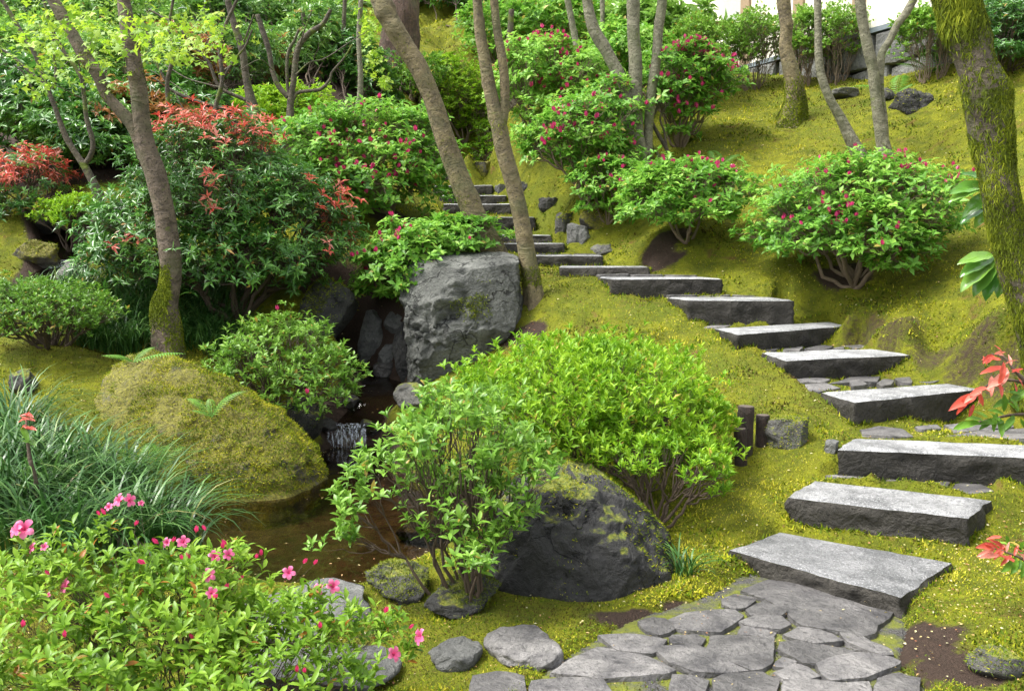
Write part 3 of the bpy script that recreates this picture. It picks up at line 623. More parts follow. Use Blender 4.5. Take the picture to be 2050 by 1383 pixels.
def path_mesh():
    lo, hi = PB.min(0) - .1, PB.max(0) + .1; nx, ny = 90, 90
    X, Y = np.meshgrid(np.linspace(lo[0], hi[0], nx), np.linspace(lo[1], hi[1], ny), indexing='ij'); q = np.c_[X.ravel(), Y.ravel()]; s = poly_sd(q, PB)
    z = H(q) + np.where(s > -.02, .012, -.03) ; z = z + (0.128 - z) * sm(s, -.05, .04); F = gridF(nx, ny)[:, ::-1]; keep = (s[F] > -.06).all(1)
    return np.c_[q, z], F[keep]
def path_mat():
    m, n, b, out = newmat('path_joint_moss'); f = noise(n, 8, 5, .6); f2 = noise(n, 110, 3, .7); f3 = noise(n, 40, 4, .6)
    soil = mix(n, fr(n, f2, .4, .65), (.03, .028, .026), (.15, .145, .14)); moss = mix(n, f3, (.07, .10, .01), (.24, .25, .02))
    n.links.new(mix(n, fr(n, f, .42, .58), soil, moss), b.inputs['Base Color']); b.inputs['Roughness'].default_value = .9; bump(n, b, math_(n, 'ADD', f2, f3), .8, .03); return m
V, F = path_mesh(); path = mk('path', V, F, path_mat(), kind='structure')
for i, p in enumerate(FLAGS): flagstone(p, .148, path, 300 + i)
for i, (Z, fn, ps) in enumerate(LAND):
    for j, p in enumerate(ps): flagstone(fn(p), Z, path, 400 + i * 10 + j)
for k_ in (6, 7, 9):                                     # stones behind the seventh, eighth and tenth step, seen almost edge on
    s_ = slabs[k_][0]; e_ = (s_[2] - s_[3]) / 3
    for j in range(3):
        o_ = s_[3] + e_ * j + [0, .10, 0]; q_ = [o_ + e_ * .06, o_ + e_ * .9 + [0, -.02, 0], o_ + e_ * .95 + [0, .22, 0], o_ + e_ * .45 + [0, .32, 0], o_ + e_ * .05 + [0, .2, 0]]
        flagstone(None, o_[2] + .015, path, 480 + k_ * 4 + j, .06, np.array([[p_[0], p_[1], o_[2] + .015] for p_ in q_]))

# ------------------------------------------------------------------ water
def watermat(name, deep, rough=.03, scale=9):
    m, n, b, out = newmat(name); n.nodes.remove(b)
    t = N(n, 'ShaderNodeBsdfTransparent'); t.inputs[0].default_value = c4(deep); g = N(n, 'ShaderNodeBsdfGlossy'); g.inputs['Roughness'].default_value = rough
    f = N(n, 'ShaderNodeFresnel', IOR=1.6); mx = n.nodes.new('ShaderNodeMixShader'); h = noise(n, scale, 3, .5, scaled_pos(n, (1, .55, 1)))
    bp = N(n, 'ShaderNodeBump', Strength=.25, Distance=.03); n.links.new(h, bp.inputs['Height']); n.links.new(bp.outputs[0], g.inputs['Normal']); n.links.new(bp.outputs[0], f.inputs['Normal'])
    n.links.new(f.outputs[0], mx.inputs[0]); n.links.new(t.outputs[0], mx.inputs[1]); n.links.new(g.outputs[0], mx.inputs[2]); n.links.new(mx.outputs[0], out.inputs[0]); return m
W_POOL = watermat('pool_water', (.62, .52, .38)); W_STR = watermat('stream_water', (.6, .55, .45), .06, 22)
lo, hi = POOL.min(0) - .35, POOL.max(0) + .35
X, Y = np.meshgrid(np.linspace(lo[0], hi[0], 60), np.linspace(lo[1], hi[1], 80), indexing='ij'); q = np.c_[X.ravel(), Y.ravel()]; F = gridF(60, 80)[:, ::-1]
keep = (poly_sd(q, POOL)[F] > -.2).all(1); mk('pond_water', np.c_[q, np.full(len(q), -.05)], F[keep], W_POOL, kind='structure')
def ribbon(L, wd, name, mat):
    c = smooth_path(L, 60); t = norm(np.gradient(c, axis=0)); s = norm(np.cross(t, [0, 0, 1])); u = np.linspace(-1, 1, 9)
    V = c[:, None] + s[:, None] * u[None, :, None] * wd; V[..., 2] += fbm(V * 9, 2, 3) * .008 - .01
    return mk(name, V.reshape(-1, 3), gridF(60, 9), mat, kind='structure')
ribbon(STREAM, .36, 'stream_water', W_STR); ribbon(RILL, .26, 'rill_water', W_STR)
def fallmat():
    m, n, b, out = newmat('falling_water'); v = scaled_pos(n, (60, 60, 4)); f = noise(n, 1, 5, .7, v)
    t = N(n, 'ShaderNodeBsdfTransparent'); b.inputs['Base Color'].default_value = (.72, .77, .85, 1); b.inputs['Roughness'].default_value = .15
    mx = n.nodes.new('ShaderNodeMixShader'); n.links.new(fr(n, f, .46, .7), mx.inputs[0]); n.links.new(t.outputs[0], mx.inputs[1]); n.links.new(b.outputs[0], mx.inputs[2]); n.links.new(mx.outputs[0], out.inputs[0]); return m
FALL = fallmat()
def fall(top, drop, wd, out_, name, label, ang=0):
    u = np.linspace(-1, 1, 30); s = np.linspace(0, 1, 24); U, S = np.meshgrid(u, s, indexing='ij'); dx = np.array([math.cos(ang), math.sin(ang), 0]); dy = np.array([math.sin(ang), -math.cos(ang), 0])
    V = top + dx * (U * wd * (1 + .25 * S))[..., None] + dy * (out_ * S ** .6)[..., None]; V[..., 2] -= drop * S ** 1.5; V += dy * (fbm(np.stack([U * 9, S * 2, U * 0], -1), 3, 4) * .03)[..., None]
    o = mk(name, V.reshape(-1, 3), gridF(30, 24), FALL); return tag(o, label, 'waterfall')
fall(PZ(697, 847, .17), .24, .17, .12, 'small_waterfall', 'little white waterfall spilling from the stream into the pool')
fall(P(122, 520, 11.5), .30, .13, .25, 'stream_cascade', 'thin cascade running over dark stone at the left edge', .5)

# ------------------------------------------------------------------ rocks
def finish_rock(name, label, V, F, mat, loc, cat='rock', group=None):
    o = thing(name, label, cat, loc, group); WLk = mk('stone', V, F, mat, o); return o
def solid_rock(name, label, V, F, mat, cat='rock', group=None, parent=None):
    c = np.array([V[:, 0].mean(), V[:, 1].mean(), V[:, 2].min()]) if parent is None else np.zeros(3)
    o = mk(name, V - c, F, mat, parent); o.location = c; WL[o.name] = c
    return tag(o, label, cat, group) if label else o
def profile_rock(name, label, rows, Y, thick, mat, seed, amp=.06, expo=2.8, tcap=.55, lean=0.0, nth=96, nt=70, cuts=(), fs=2.2, cat='rock'):
    r = np.random.default_rng(seed); rows = sorted(rows, key=lambda a: -a[0])
    yc = [Y + thick * .35 + lean * thick * (rows[0][0] - a[0]) / (rows[0][0] - rows[-1][0]) for a in rows]
    z = np.array([P(CX, a[0], k)[2] for a, k in zip(rows, yc)]); xl = np.array([P(a[1], a[0], k)[0] for a, k in zip(rows, yc)]); xr = np.array([P(a[2], a[0], k)[0] for a, k in zip(rows, yc)])
    zt = np.linspace(z[0], z[-1], nt); L = np.interp(zt, z, xl); Rr = np.interp(zt, z, xr)
    for _ in range(3): L[1:-1] = (L[:-2] + 2 * L[1:-1] + L[2:]) / 4; Rr[1:-1] = (Rr[:-2] + 2 * Rr[1:-1] + Rr[2:]) / 4
    cx = (L + Rr) / 2; a = (Rr - L) / 2; tt = np.linspace(0, 1, nt); b = thick / 2 * (1 - tcap * tt ** 2.2) * (a / a.max()) ** .35
    th = np.linspace(0, 2 * math.pi, nth, endpoint=False); c, s = np.cos(th), np.sin(th); e = 2 / expo
    ex = np.sign(c) * np.abs(c) ** e; ey = np.sign(s) * np.abs(s) ** e
    V = np.stack([cx[:, None] + a[:, None] * ex, Y + thick * .35 + lean * tt[:, None] * thick + b[:, None] * ey, np.repeat(zt[:, None], nth, 1)], -1)
    caps = [V[-1].mean(0) + (V[-1] - V[-1].mean(0)) * k + [0, 0, (1 - k) * .03] for k in (.85, .65, .4, .15)]
    V = np.concatenate([V, np.array(caps)]); m = len(V); V = V.reshape(-1, 3)
    cen = V.mean(0); o = norm(V - cen)
    rid = 1 - 2 * np.abs(vnoise(V * fs * 1.3, seed + 7)); rid2 = 1 - 2 * np.abs(vnoise(V * fs * 3.1 * np.array([1, 1, .6]), seed + 17))
    V = V + o * (fbm(V * fs, 5, seed) * amp + rid * amp * .35 + rid2 * amp * .34 + (1 - 2 * np.abs(vnoise(V * fs * 7 * np.array([1, 1, .55]), seed + 27))) * amp * .16 + fbm(V * 18, 3, seed + 2) * amp * .2 - np.maximum(0, np.abs(fbm(V * 5, 3, seed + 41)) * -9 + 1) * amp * .22)[:, None]
    for nvec, dist in cuts:
        nvec = norm(np.array(nvec, float)); d = (V - cen) @ nvec - dist; V = V - np.where(d > 0, d * .85, 0)[:, None] * nvec
    i = np.arange(m * nth).reshape(m, nth); j = np.roll(i, -1, 1); F = np.stack([i[:-1], j[:-1], j[1:], i[1:]], -1).reshape(-1, 4)
    V = np.concatenate([V, V[-nth:].mean(0)[None]]); k = len(V) - 1
    F = np.concatenate([tri(F), np.stack([i[-1], j[-1], np.full(nth, k)], -1)])
    return solid_rock(name, label, V, F, mat, cat), V, F
def blob_rock(name, label, base, wpx, hpx, dep, mat, seed, sink=.25, ncut=7, yaw=0.0, amp=.12, dY=0.0, group=None, flat_top=None, cat='rock', parent=None, at=None, n=(64, 40)):
    b = G(*base) if at is None else at
    if dY: b = GZ(P(base[0], base[1], b[1] + dY))
    Y = b[1]; hw, hh = M(wpx, Y) / 2, M(hpx, Y); r = np.random.default_rng(seed)
    th = np.linspace(0, 2 * math.pi, n[0], endpoint=False); ph = np.linspace(-math.pi / 2, math.pi / 2, n[1]); TT, PP = np.meshgrid(th, ph)
    e = .75; f = lambda x: np.sign(x) * np.abs(x) ** e
    D = np.stack([f(np.cos(PP)) * f(np.cos(TT)), f(np.cos(PP)) * f(np.sin(TT)), f(np.sin(PP))], -1).reshape(-1, 3)
    for _ in range(ncut):
        nv = norm(r.normal(size=3) * [1, 1, .8]); dd = D @ nv - r.uniform(.55, .82); D = D - np.where(dd > 0, dd, 0)[:, None] * nv * .92
    if flat_top: dd = D[:, 2] - flat_top; D[:, 2] -= np.where(dd > 0, dd * .9, 0)
    D = D * (1 + amp * fbm(D * 1.7 + seed, 4, seed))[:, None] + norm(D) * (amp * .3 * (1 - 2 * np.abs(vnoise(D * 3.3 + seed, seed))))[:, None]
    D = D / np.abs(D[:, 0]).max(); D[:, 2] /= D[:, 2].max()
    c, s = math.cos(yaw), math.sin(yaw); V = D * [hw, dep / 2, hh * (1 + sink) / 2]; V = np.stack([V[:, 0] * c - V[:, 1] * s * .999, V[:, 0] * s + V[:, 1] * c, V[:, 2]], -1)
    V = V + fbm(V * 14, 3, seed + 1)[:, None] * norm(V) * min(.012, hh * .06)
    V = V + b + [0, dep * .35, hh * (1 - sink) / 2]
    i = np.arange(n[0] * n[1]).reshape(n[1], n[0]); j = np.roll(i, -1, 1); F = np.stack([i[:-1], j[:-1], j[1:], i[1:]], -1).reshape(-1, 4)
    o = solid_rock(name, label, V, tri(F), mat, cat, group, parent); return o, V, tri(F)
stand, SV, SF = profile_rock('standing_boulder', 'big grey flat-topped boulder standing beside the stream', [(504,850,1012),(510,835,1022),(520,822,1032),(545,814,1037),(580,813,1039),(610,818,1036),(640,822,1030),(670,824,1018),(700,826,1000),(720,826,985),(745,828,965),(770,832,945),(800,838,925)], 9.55, 1.1, R_STAND, 4, .10, 3.2, .25, nth=230, nt=180, fs=2.6,
    cuts=[((-.6, -.9, .75), .62), ((.55, -1, .35), .60), ((-1, -.5, -.15), .66), ((.25, -1, -.5), .52), ((0, -.25, 1), .70)])
boul, MV, MF = profile_rock('moss_boulder', 'great rounded boulder covered in moss at the edge of the pool', [(712,285,335),(722,262,368),(745,238,415),(780,205,470),(820,180,525),(860,168,575),(900,170,615),(940,185,638),(975,210,640),(1000,240,630),(1020,290,610),(1045,330,580)], 6.75, 1.5, R_MOSS, 9, .105, 2.3, .7, .40, cuts=[((-.75, -.7, .5), .62), ((.6, -.6, .7), .68), ((.1, -1, .3), .66)], fs=1.9)
dark, DV, DF = profile_rock('dark_boulder', 'large dark boulder with patches of moss beside the flagstones', [(950,1085,1180),(960,1060,1225),(985,1035,1270),(1020,1010,1298),(1060,995,1315),(1110,985,1335),(1160,985,1348),(1190,990,1342),(1225,1000,1325),(1262,1040,1290)], 4.46, 1.4, R_DARK, 14, .085, 2.5, .25, .12, nth=128, nt=90, fs=3.0,
    cuts=[((.1, -1, .25), .60), ((-.6, -1, .1), .60), ((.7, -1, -.1), .60), ((.65, .1, .75), .42)])
ROCKS = [
 ('wall_stone', 'tall narrow grey stone standing left of the big grey boulder', (742,745), 62, 122, .35, R_GREY, 21, .05, 0), ('wall_stone', 'blocky grey stone wedged under the red-bud shrub beside the big boulder', (800,672), 70, 46, .4, R_GREY, 22, .2, 0),
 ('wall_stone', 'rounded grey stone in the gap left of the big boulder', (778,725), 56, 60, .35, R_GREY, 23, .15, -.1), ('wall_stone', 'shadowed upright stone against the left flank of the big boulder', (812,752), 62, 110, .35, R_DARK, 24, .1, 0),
 ('stream_stone', 'wet grey stone at the waterline below the narrow standing stones', (775,762), 62, 36, .3, R_WET, 25, .3, 0), ('stream_stone', 'low mossy wedge-shaped rock on the near bank of the stream', (828,822), 92, 48, .5, R_MID, 26, .3, 0),
 ('stream_stone', 'small dark stone lying in the middle of the stream', (700,828), 46, 24, .25, R_WET, 27, .3, 0), ('stream_stone', 'dark rock with a moss cap beside the little waterfall', (588,870), 100, 72, .6, R_DARK, 28, .2, 0),
 ('stream_stone', 'wet ledge stone on the right lip of the waterfall', (745,880), 60, 32, .3, R_WET, 29, .3, 0), ('stream_stone', 'wet ledge stone on the left lip of the waterfall', (640,862), 60, 26, .3, R_WET, 30, .3, 0),
 ('bank_rock', 'mossy grey rock at the pool edge behind the azalea stems', (850,1095), 130, 52, .5, R_MID, 31, .3, 0), ('bank_rock', 'dark mossy rock at the foot of the azalea with bare stems', (800,1205), 150, 52, .45, R_DARK, 32, .3, 0),
 ('bank_rock', 'dark mossy stump-like rock right under the azalea stems', (930,1232), 150, 56, .4, R_DARK, 33, .3, 0),
 ('edging_stone', 'flat grey slab of rock behind the pink azalea at the pool edge', (600,1275), 330, 26, .75, R_GREY, 34, .5, 0), ('edging_stone', 'dark square-faced edging stone left of the pale flat stone', (900,1342), 135, 32, .26, R_GREY, 35, .3, 0),
 ('edging_stone', 'pale flat-topped edging stone in front of the dark boulder', (1045,1338), 165, 30, .36, R_FLAG, 36, .3, 0), ('edging_stone', 'low grey slab behind the lowest azalea twigs in the bottom left', (640,1385), 360, 34, .5, R_GREY, 37, .5, 0),
 ('path_rock', 'mossy block of rock beside the burnt stakes', (1592,895), 104, 54, .34, R_MID, 38, .3, 0), ('path_rock', 'small grey pebble-like rock at the corner of the third step', (1668,908), 30, 26, .12, R_GREY, 39, .3, 0),
 ('path_rock', 'round dark blue-grey rock at the end of the upper steps', (1163,500), 54, 44, .4, R_GREY, 40, .25, 0), ('path_rock', 'dark mossy rock above the round rock by the upper steps', (1133,477), 44, 30, .3, R_MID, 41, .3, 0),
 ('path_rock', 'flat grey stone set in the moss beside the tenth step', (1215,510), 60, 16, .4, R_MID, 42, .3, 0), ('path_rock', 'mossy knob of rock below the low red-bud shrub', (1190,470), 70, 40, .4, R_MOSS, 43, .3, 0),
 ('path_rock', 'dark square rock on the moss right of the leaning trunks', (1045,392), 40, 24, .35, R_DARK, 44, .3, 0), ('path_rock', 'dark mossy rock beside the thirteenth step', (1098,430), 44, 28, .4, R_DARK, 45, .3, 0), ('path_rock', 'small pale stone beside the upper bend of the steps', (1003,390), 28, 18, .3, R_GREY, 46, .3, 0),
 ('path_rock', 'moss mound rock left of the thin trunk on the upper slope', (965,360), 50, 26, .4, R_MOSS, 47, .3, 0),
 ('hill_rock', 'dark mossy outcrop high on the slope under the stone wall', (1835,225), 84, 50, .7, R_DARK, 48, .3, 0), ('hill_rock', 'low mossy rock on the slope between the grey trunks and the outcrop', (1700,200), 70, 24, .5, R_MID, 49, .3, 0), ('hill_rock', 'small dark rock beside the fern high on the slope', (1778,200), 44, 26, .4, R_DARK, 50, .3, 0),
 ('bank_rock', 'mossy rock with a dark flank under the red-topped shrub at the left edge', (80,470), 100, 66, .7, R_MID, 51, .2, 0), ('bank_rock', 'big dark rock face in the hollow at the far left', (70,310), 130, 70, 1.0, R_DARK, 52, .2, .6), ('bank_rock', 'wet pale rock beside the cascade at the left', (135,560), 66, 44, .45, R_MID, 53, .3, 0), ('bank_rock', 'dark mossy rock on the far side of the cascade', (55,530), 90, 50, .5, R_MOSS, 54, .3, 0),
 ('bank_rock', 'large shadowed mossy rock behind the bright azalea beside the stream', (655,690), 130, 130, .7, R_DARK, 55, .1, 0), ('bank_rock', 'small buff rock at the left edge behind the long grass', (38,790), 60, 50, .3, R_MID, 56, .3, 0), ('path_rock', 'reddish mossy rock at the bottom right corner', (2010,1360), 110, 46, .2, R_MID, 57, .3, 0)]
MOSSY = []
for nm, lab, base, wp, hp, dep, mt, sd_, snk, dy in ROCKS:
    fl = .35 if nm == 'edging_stone' else (.6 if nm in ('path_rock',) else None)
    ro, rv, rf = blob_rock(nm, lab, base, wp, hp, dep, mt, sd_, snk, 9, .3 * math.sin(sd_ * 3), .26 if sd_ in (31, 32, 33) else .17, dy, None, fl)
    MOSSY.append((sd_, ro, rv, rf))

# ------------------------------------------------------------------ trees
def limb(path, Y, nseg=40, sides=12, wob=.10, seed=0, dys=0.0, flare=0.0):
    """path: (px, py, width px) from the base up"""
    a = np.array(path, float); q = smooth_path(np.c_[a, np.zeros(len(a))][:, :3], nseg); t = np.linspace(0, 1, nseg)
    pts = np.array([P(x, y, Y + dys * k) for (x, y, _), k in zip(q, t)]); rad = np.array([M(x[2], Y + dys * k) / 2 * .93 for x, k in zip(q, t)])
    if flare: rad = rad * (1 + flare * np.exp(-np.arange(nseg) * 18 / nseg))
    V, F = tube(pts, rad, sides, True, wob, seed); r = np.random.default_rng(seed + 77); m = nseg * sides
    if .05 < rad[0] < .45:
        ax_ = np.repeat(pts, sides, 0); o = norm(V[:m] - ax_)
        for _ in range(9):                                # knots and old branch scars
            q = V[r.integers(sides * 4, m)]; rk = rad.mean() * r.uniform(.45, .8); d = np.linalg.norm(V[:m] - q, axis=1); V[:m] += o * (rad.mean() * r.uniform(.16, .34) * (np.exp(-(d / rk) ** 2) - .55 * np.exp(-(d / (rk * .42)) ** 2)))[:, None]
        if flare:
            hgt = V[:m, 2] - pts[0, 2]; an = np.arctan2(o[:, 1], o[:, 0]); V[:m] += o * (rad[0] * (.25 + .35 * flare) * np.exp(-np.maximum(hgt, 0) / (rad[0] * 1.6)) * (1 + np.cos(an * 3 + seed) * .8 + .4 * np.cos(an * 5 + seed * 2)))[:, None]
    return (V, F), pts, rad
def surf_sample(V, F, n, fn=None):
    F = tri(F); a, b, c = V[F[:, 0]], V[F[:, 1]], V[F[:, 2]]; nr = np.cross(b - a, c - a); ar = np.linalg.norm(nr, axis=1) / 2; nr = norm(nr)
    if fn is not None: ar = ar * fn((a + b + c) / 3, nr)
    k = rng.choice(len(F), n, p=ar / ar.sum()); u, v = rng.uniform(size=(2, n)); f = u + v > 1; u[f], v[f] = 1 - u[f], 1 - v[f]
    return a[k] + u[:, None] * (b - a)[k] + v[:, None] * (c - a)[k], nr[k]
TB = (np.array([(0,.5,0),(0,-.5,0),(.55,.3,.1),(.55,-.3,.1),(1,0,-.12)]), np.array([(0,1,3),(0,3,2),(2,3,4)]))
TB1 = (np.array([(0,.5,0),(0,-.5,0),(1,0,0)]), np.array([(0,1,2)]))
def tufts(p, nr, L, Wd, lift=.8, droop=0.0, spread=.9, tmpl=TB1):
    d = norm(nr * lift + rdir(len(p)) * spread + np.array([0, 0, -droop])); return leaves(p - nr * L[:, None] * .15, d, nr + rdir(len(p)) * .4, L, Wd, tmpl)
def moss_patch(parent, V, F, n, L, name='moss', mat=None, fn=None, droop=.3, wr=.22, tmpl=TB1):
    p, nr = surf_sample(V, F, n, fn); LL = L * rng.uniform(.5, 1.3, n); v, f = tufts(p, nr, LL, LL * wr, .7, droop, .8, tmpl)
    t = np.clip(.5 + .5 * fbm(p * 5, 3, 2) + rng.normal(0, .24, n), 0, 1); return mk(name, v, f, mat or L_MOSS, parent, tint=np.repeat(t, len(tmpl[0])), kind='stuff')
def tree(name, label, limbs, bark, dY=0.0, seed=0, Y=None, flare=.35, moss=None, twigs=None, crown=None, group=None, cat='tree', wob=.10, dys=0.0, sides=20):
    """limbs[0] is the trunk; the others start on it"""
    b = G(limbs[0][0][0], limbs[0][0][1]); Yb = (b[1] if Y is None else Y) + dY
    if Y is not None or dY: b = P(limbs[0][0][0], limbs[0][0][1], Yb); b[2] = min(b[2], H(b[None, :2])[0])
    t = thing(name, label, cat, b, group); allV = []
    for i, l in enumerate(limbs):
        l = list(l)
        if l[-1][1] < 15:
            (x1, y1, w1), (x2, y2, w2) = l[-2], l[-1]; k = 60 / max(20, y1 - y2); l += [(x2 + (x2 - x1) * k * 1.5, y2 - 90, w2 * .93), (x2 + (x2 - x1) * k * 3.2, y2 - 330, w2 * .7)]
        if i == 0:
            x, y, wd = l[0]; l = [(x, y + wd * .5 + 4, wd * 1.12)] + l
        (V, F), pts, rad = limb(l, Yb, 80 if i == 0 else 44, sides if l[0][2] > 10 else 7, wob, seed + i, dys * (1 if i % 2 else -1), flare if i == 0 else 0)
        if i == 0:
            # carry the foot down into the ground
            g = H(pts[:1, :2])[0]
            if pts[0, 2] > g - .05: V[:sides if l[0][2] > 10 else 7, 2] -= pts[0, 2] - g + .08
        mk('trunk' if i == 0 else 'limb', V, tri(F), bark, t); allV.append((V, tri(F)))
    if moss:
        for n, L, fn in moss: V, F = join(allV); moss_patch(t, V, F, n, L, 'moss', L_MOSSD, fn, .9 if n > 15000 else .4, .13 if n > 15000 else .2, TB1 if n > 15000 else TB)
    if twigs:
        parts = []
        for l in twigs: parts.append(limb([(a_, b_, w_ * .7) for a_, b_, w_ in l], Yb + (rng.uniform(-.5, .5)), 16, 5, .15, seed + 9, rng.uniform(-.8, .8))[0])
        V, F = join(parts); mk('branches', V, F, bark, t, kind='stuff')
    return t, allV, Yb
TR1, TV1, Y1 = tree('forked_maple_tree', 'grey forked trunk rising behind the moss boulder, with moss on its burl', [
  [(340,712,58),(334,655,58),(330,610,50),(343,560,40),(340,500,44),(328,420,45),(312,350,43),(294,300,40),(284,240,36),(278,180,35),(265,110,32),(250,20,27),(240,-60,24)],
  [(288,318,24),(268,258,25),(240,222,24),(213,190,22),(196,150,25),(172,118,25),(140,60,23),(112,10,24),(80,-60,22)]], B_GREY, seed=3, flare=.15, wob=.14,
  moss=[(9000, .045, lambda c, n: np.clip(1 - np.abs(c[:, 2] - P(330, 590, 9)[2]) / .36, 0, 1) * (vnoise(c * 6, 3) > -.2) * (c[:, 0] < P(352, 600, 9)[0])), (3000, .04, lambda c, n: np.clip(1 - np.abs(c[:, 2] - P(345, 670, 9)[2]) / .3, 0, 1) * (c[:, 0] > P(345, 600, 9)[0])),
        (500, .035, lambda c, n: np.clip(1 - np.linalg.norm(c - P(178, 122, 9), axis=1) / .14, 0, 1)), (260, .035, lambda c, n: np.clip(1 - np.linalg.norm(c - P(218, 188, 9), axis=1) / .12, 0, 1)), (260, .035, lambda c, n: np.clip(1 - np.linalg.norm(c - P(287, 150, 9), axis=1) / .14, 0, 1))])
TR2 = tree('leaning_maple_tree', 'thick smooth trunk leaning left, rising behind the big grey boulder', [
  [(985,508,52),(968,470,50),(945,420,48),(915,345,46),(890,275,42),(868,205,40),(840,140,40),(812,95,40),(785,50,40),(765,10,40),(740,-60,36)]], B_OLIVE, Y=10.6, seed=7, flare=.05, wob=.09,
  moss=[(1400, .03, lambda c, n: (vnoise(c * 4.5, 13) > .45) * (c[:, 0] > -9))])
TR3 = tree('leaning_maple_tree', 'slim trunk leaning left with two stems, mossy foot right of the boulder', [
  [(1070,602,40),(1062,550,37),(1052,490,36),(1042,430,36),(1025,360,36),(1008,300,36),(1000,255,34),(985,200,28),(972,130,25),(960,60,22),(956,10,20),(950,-60,18)],
  [(1004,262,20),(1010,215,20),(1010,160,20),(1004,110,19),(995,60,17),(990,10,17),(985,-60,15)]], B_OLIVE, seed=11, flare=.12, wob=.09,
  moss=[(3000, .04, lambda c, n: np.clip(1 - (c[:, 2] - 1.3) / .55, 0, 1) * (vnoise(c * 5, 23) > .0)), (160, .035, lambda c, n: np.clip(1 - np.linalg.norm(c - P(1007, 252, 9.95), axis=1) / .13, 0, 1))])
TR4 = tree('clump_maple_tree', 'three-stemmed grey tree in the middle of the slope among red-bud shrubs', [
  [(1275,338,50),(1270,300,44),(1268,250,40),(1272,190,28),(1273,130,28),(1268,70,26),(1268,10,26),(1266,-60,22)],
  [(1262,232,24),(1252,195,30),(1238,150,27),(1215,105,25),(1190,62,26),(1177,12,22),(1170,-60,20)], [(1296,325,22),(1298,260,20),(1303,190,20),(1314,120,20),(1318,60,20),(1325,10,20),(1330,-60,18)]], B_PALE, seed=15, flare=.25,
  moss=[(4000, .045, lambda c, n: np.clip(1.1 - (c[:, 2] - 3.0) / .75, 0, 1) * (vnoise(c * 4, 25) > -.1))])
tree('crooked_shrub_stems', 'crooked reddish bare stems at the right foot of the three-stemmed tree', [[(1340,330,9),(1335,300,8),(1318,270,8),(1305,240,7),(1316,215,6),(1312,190,5)], [(1325,320,8),(1310,300,7),(1300,280,6)], [(1335,300,6),(1330,265,5),(1322,235,4),(1340,205,3)]], B_THIN, seed=16, cat='shrub')
TR5 = tree('slope_maple_tree', 'single trunk with a mossy flared foot on the upper right slope', [
  [(1582,242,44),(1590,205,36),(1588,165,32),(1580,130,30),(1572,95,26),(1574,60,24),(1570,10,26),(1566,-60,22)]], B_OLIVE, seed=19, flare=.35,
  moss=[(9000, .07, lambda c, n: np.clip(1.3 - (c[:, 2] - H(c[:, :2])) / .6, 0, 1)), (700, .05, lambda c, n: (c[:, 0] > P(1590, 150, 15)[0]) * (c[:, 2] < P(1590, 95, 15)[2]))])
TR6 = tree('slope_maple_tree', 'bare pale trunk curving up to the left on the right slope', [
  [(1722,312,26),(1702,275,24),(1682,235,20),(1662,200,18),(1648,165,18),(1640,130,16),(1638,70,15),(1637,10,15),(1635,-60,13)]], B_PALE, seed=23, flare=.1)
TR7 = tree('slope_maple_tree', 'grey-green trunk with a kinked side limb above the right-hand red-bud shrub', [
  [(1772,318,28),(1766,280,26),(1758,230,23),(1752,180,22),(1748,140,22),(1738,100,22),(1730,60,20),(1722,10,20),(1716,-60,18)],
  [(1776,300,10),(1772,240,11),(1764,180,12),(1763,130,16),(1766,105,16),(1782,80,15),(1796,50,15),(1815,25,17),(1850,-40,15)]], B_PALE, seed=27, flare=.1, dys=.15)
TR8, TV8, Y8 = tree('mossy_maple_tree', 'massive moss-furred trunk leaning in at the right edge', [
  [(2115,730,96),(2080,640,92),(2052,560,84),(2022,470,76),(2002,380,70),(1990,310,74),(1982,240,84),(1970,180,92),(1952,130,76),(1936,85,76),(1918,20,84),(1898,-70,84)]], B_MOSSY, Y=6.7, seed=31, flare=.1, wob=.16, sides=28,
  moss=[(110000, .042, lambda c, n: (sm(fbm(c * np.array([4, 4, 2.5]), 4, 33) + .15 * rng.normal(size=len(c)), -.42, .12)) * (c[:, 2] < 9.9)), (16000, .07, lambda c, n: sm(vnoise(c * 3, 34), -.1, .5) * (c[:, 2] > P(1980, 330, 6.7)[2]))])
# thin trees at the back left
tree('thin_maple_tree', 'thin mossy stem at the left edge above the dark hollow', [[(62,312,13),(58,290,12),(46,220,11),(36,190,10),(22,150,9),(0,110,8)]], B_THIN, Y=13.5, seed=41)
tree('thin_maple_tree', 'slender double-stemmed maple left of the forked trunk', [
  [(200,405,20),(188,370,17),(170,335,15),(150,305,12),(130,270,12),(110,215,10),(92,170,10),(70,110,9),(40,60,9),(10,10,8)],
  [(168,332,11),(182,310,11),(186,285,10),(174,240,10),(168,190,9),(160,150,8),(122,95,8),(100,50,6),(90,10,5)],
  [(92,172,7),(60,145,7),(20,110,6),(-20,90,5)]], B_THIN, Y=11.6, seed=43,
  twigs=[[(160,155,6),(135,115,5),(110,85,4),(60,60,3)],[(165,190,5),(158,120,5),(152,60,5),(150,10,4)],[(95,165,4),(130,180,3),(200,215,2)],[(135,110,4),(165,135,3),(190,150,2)]])
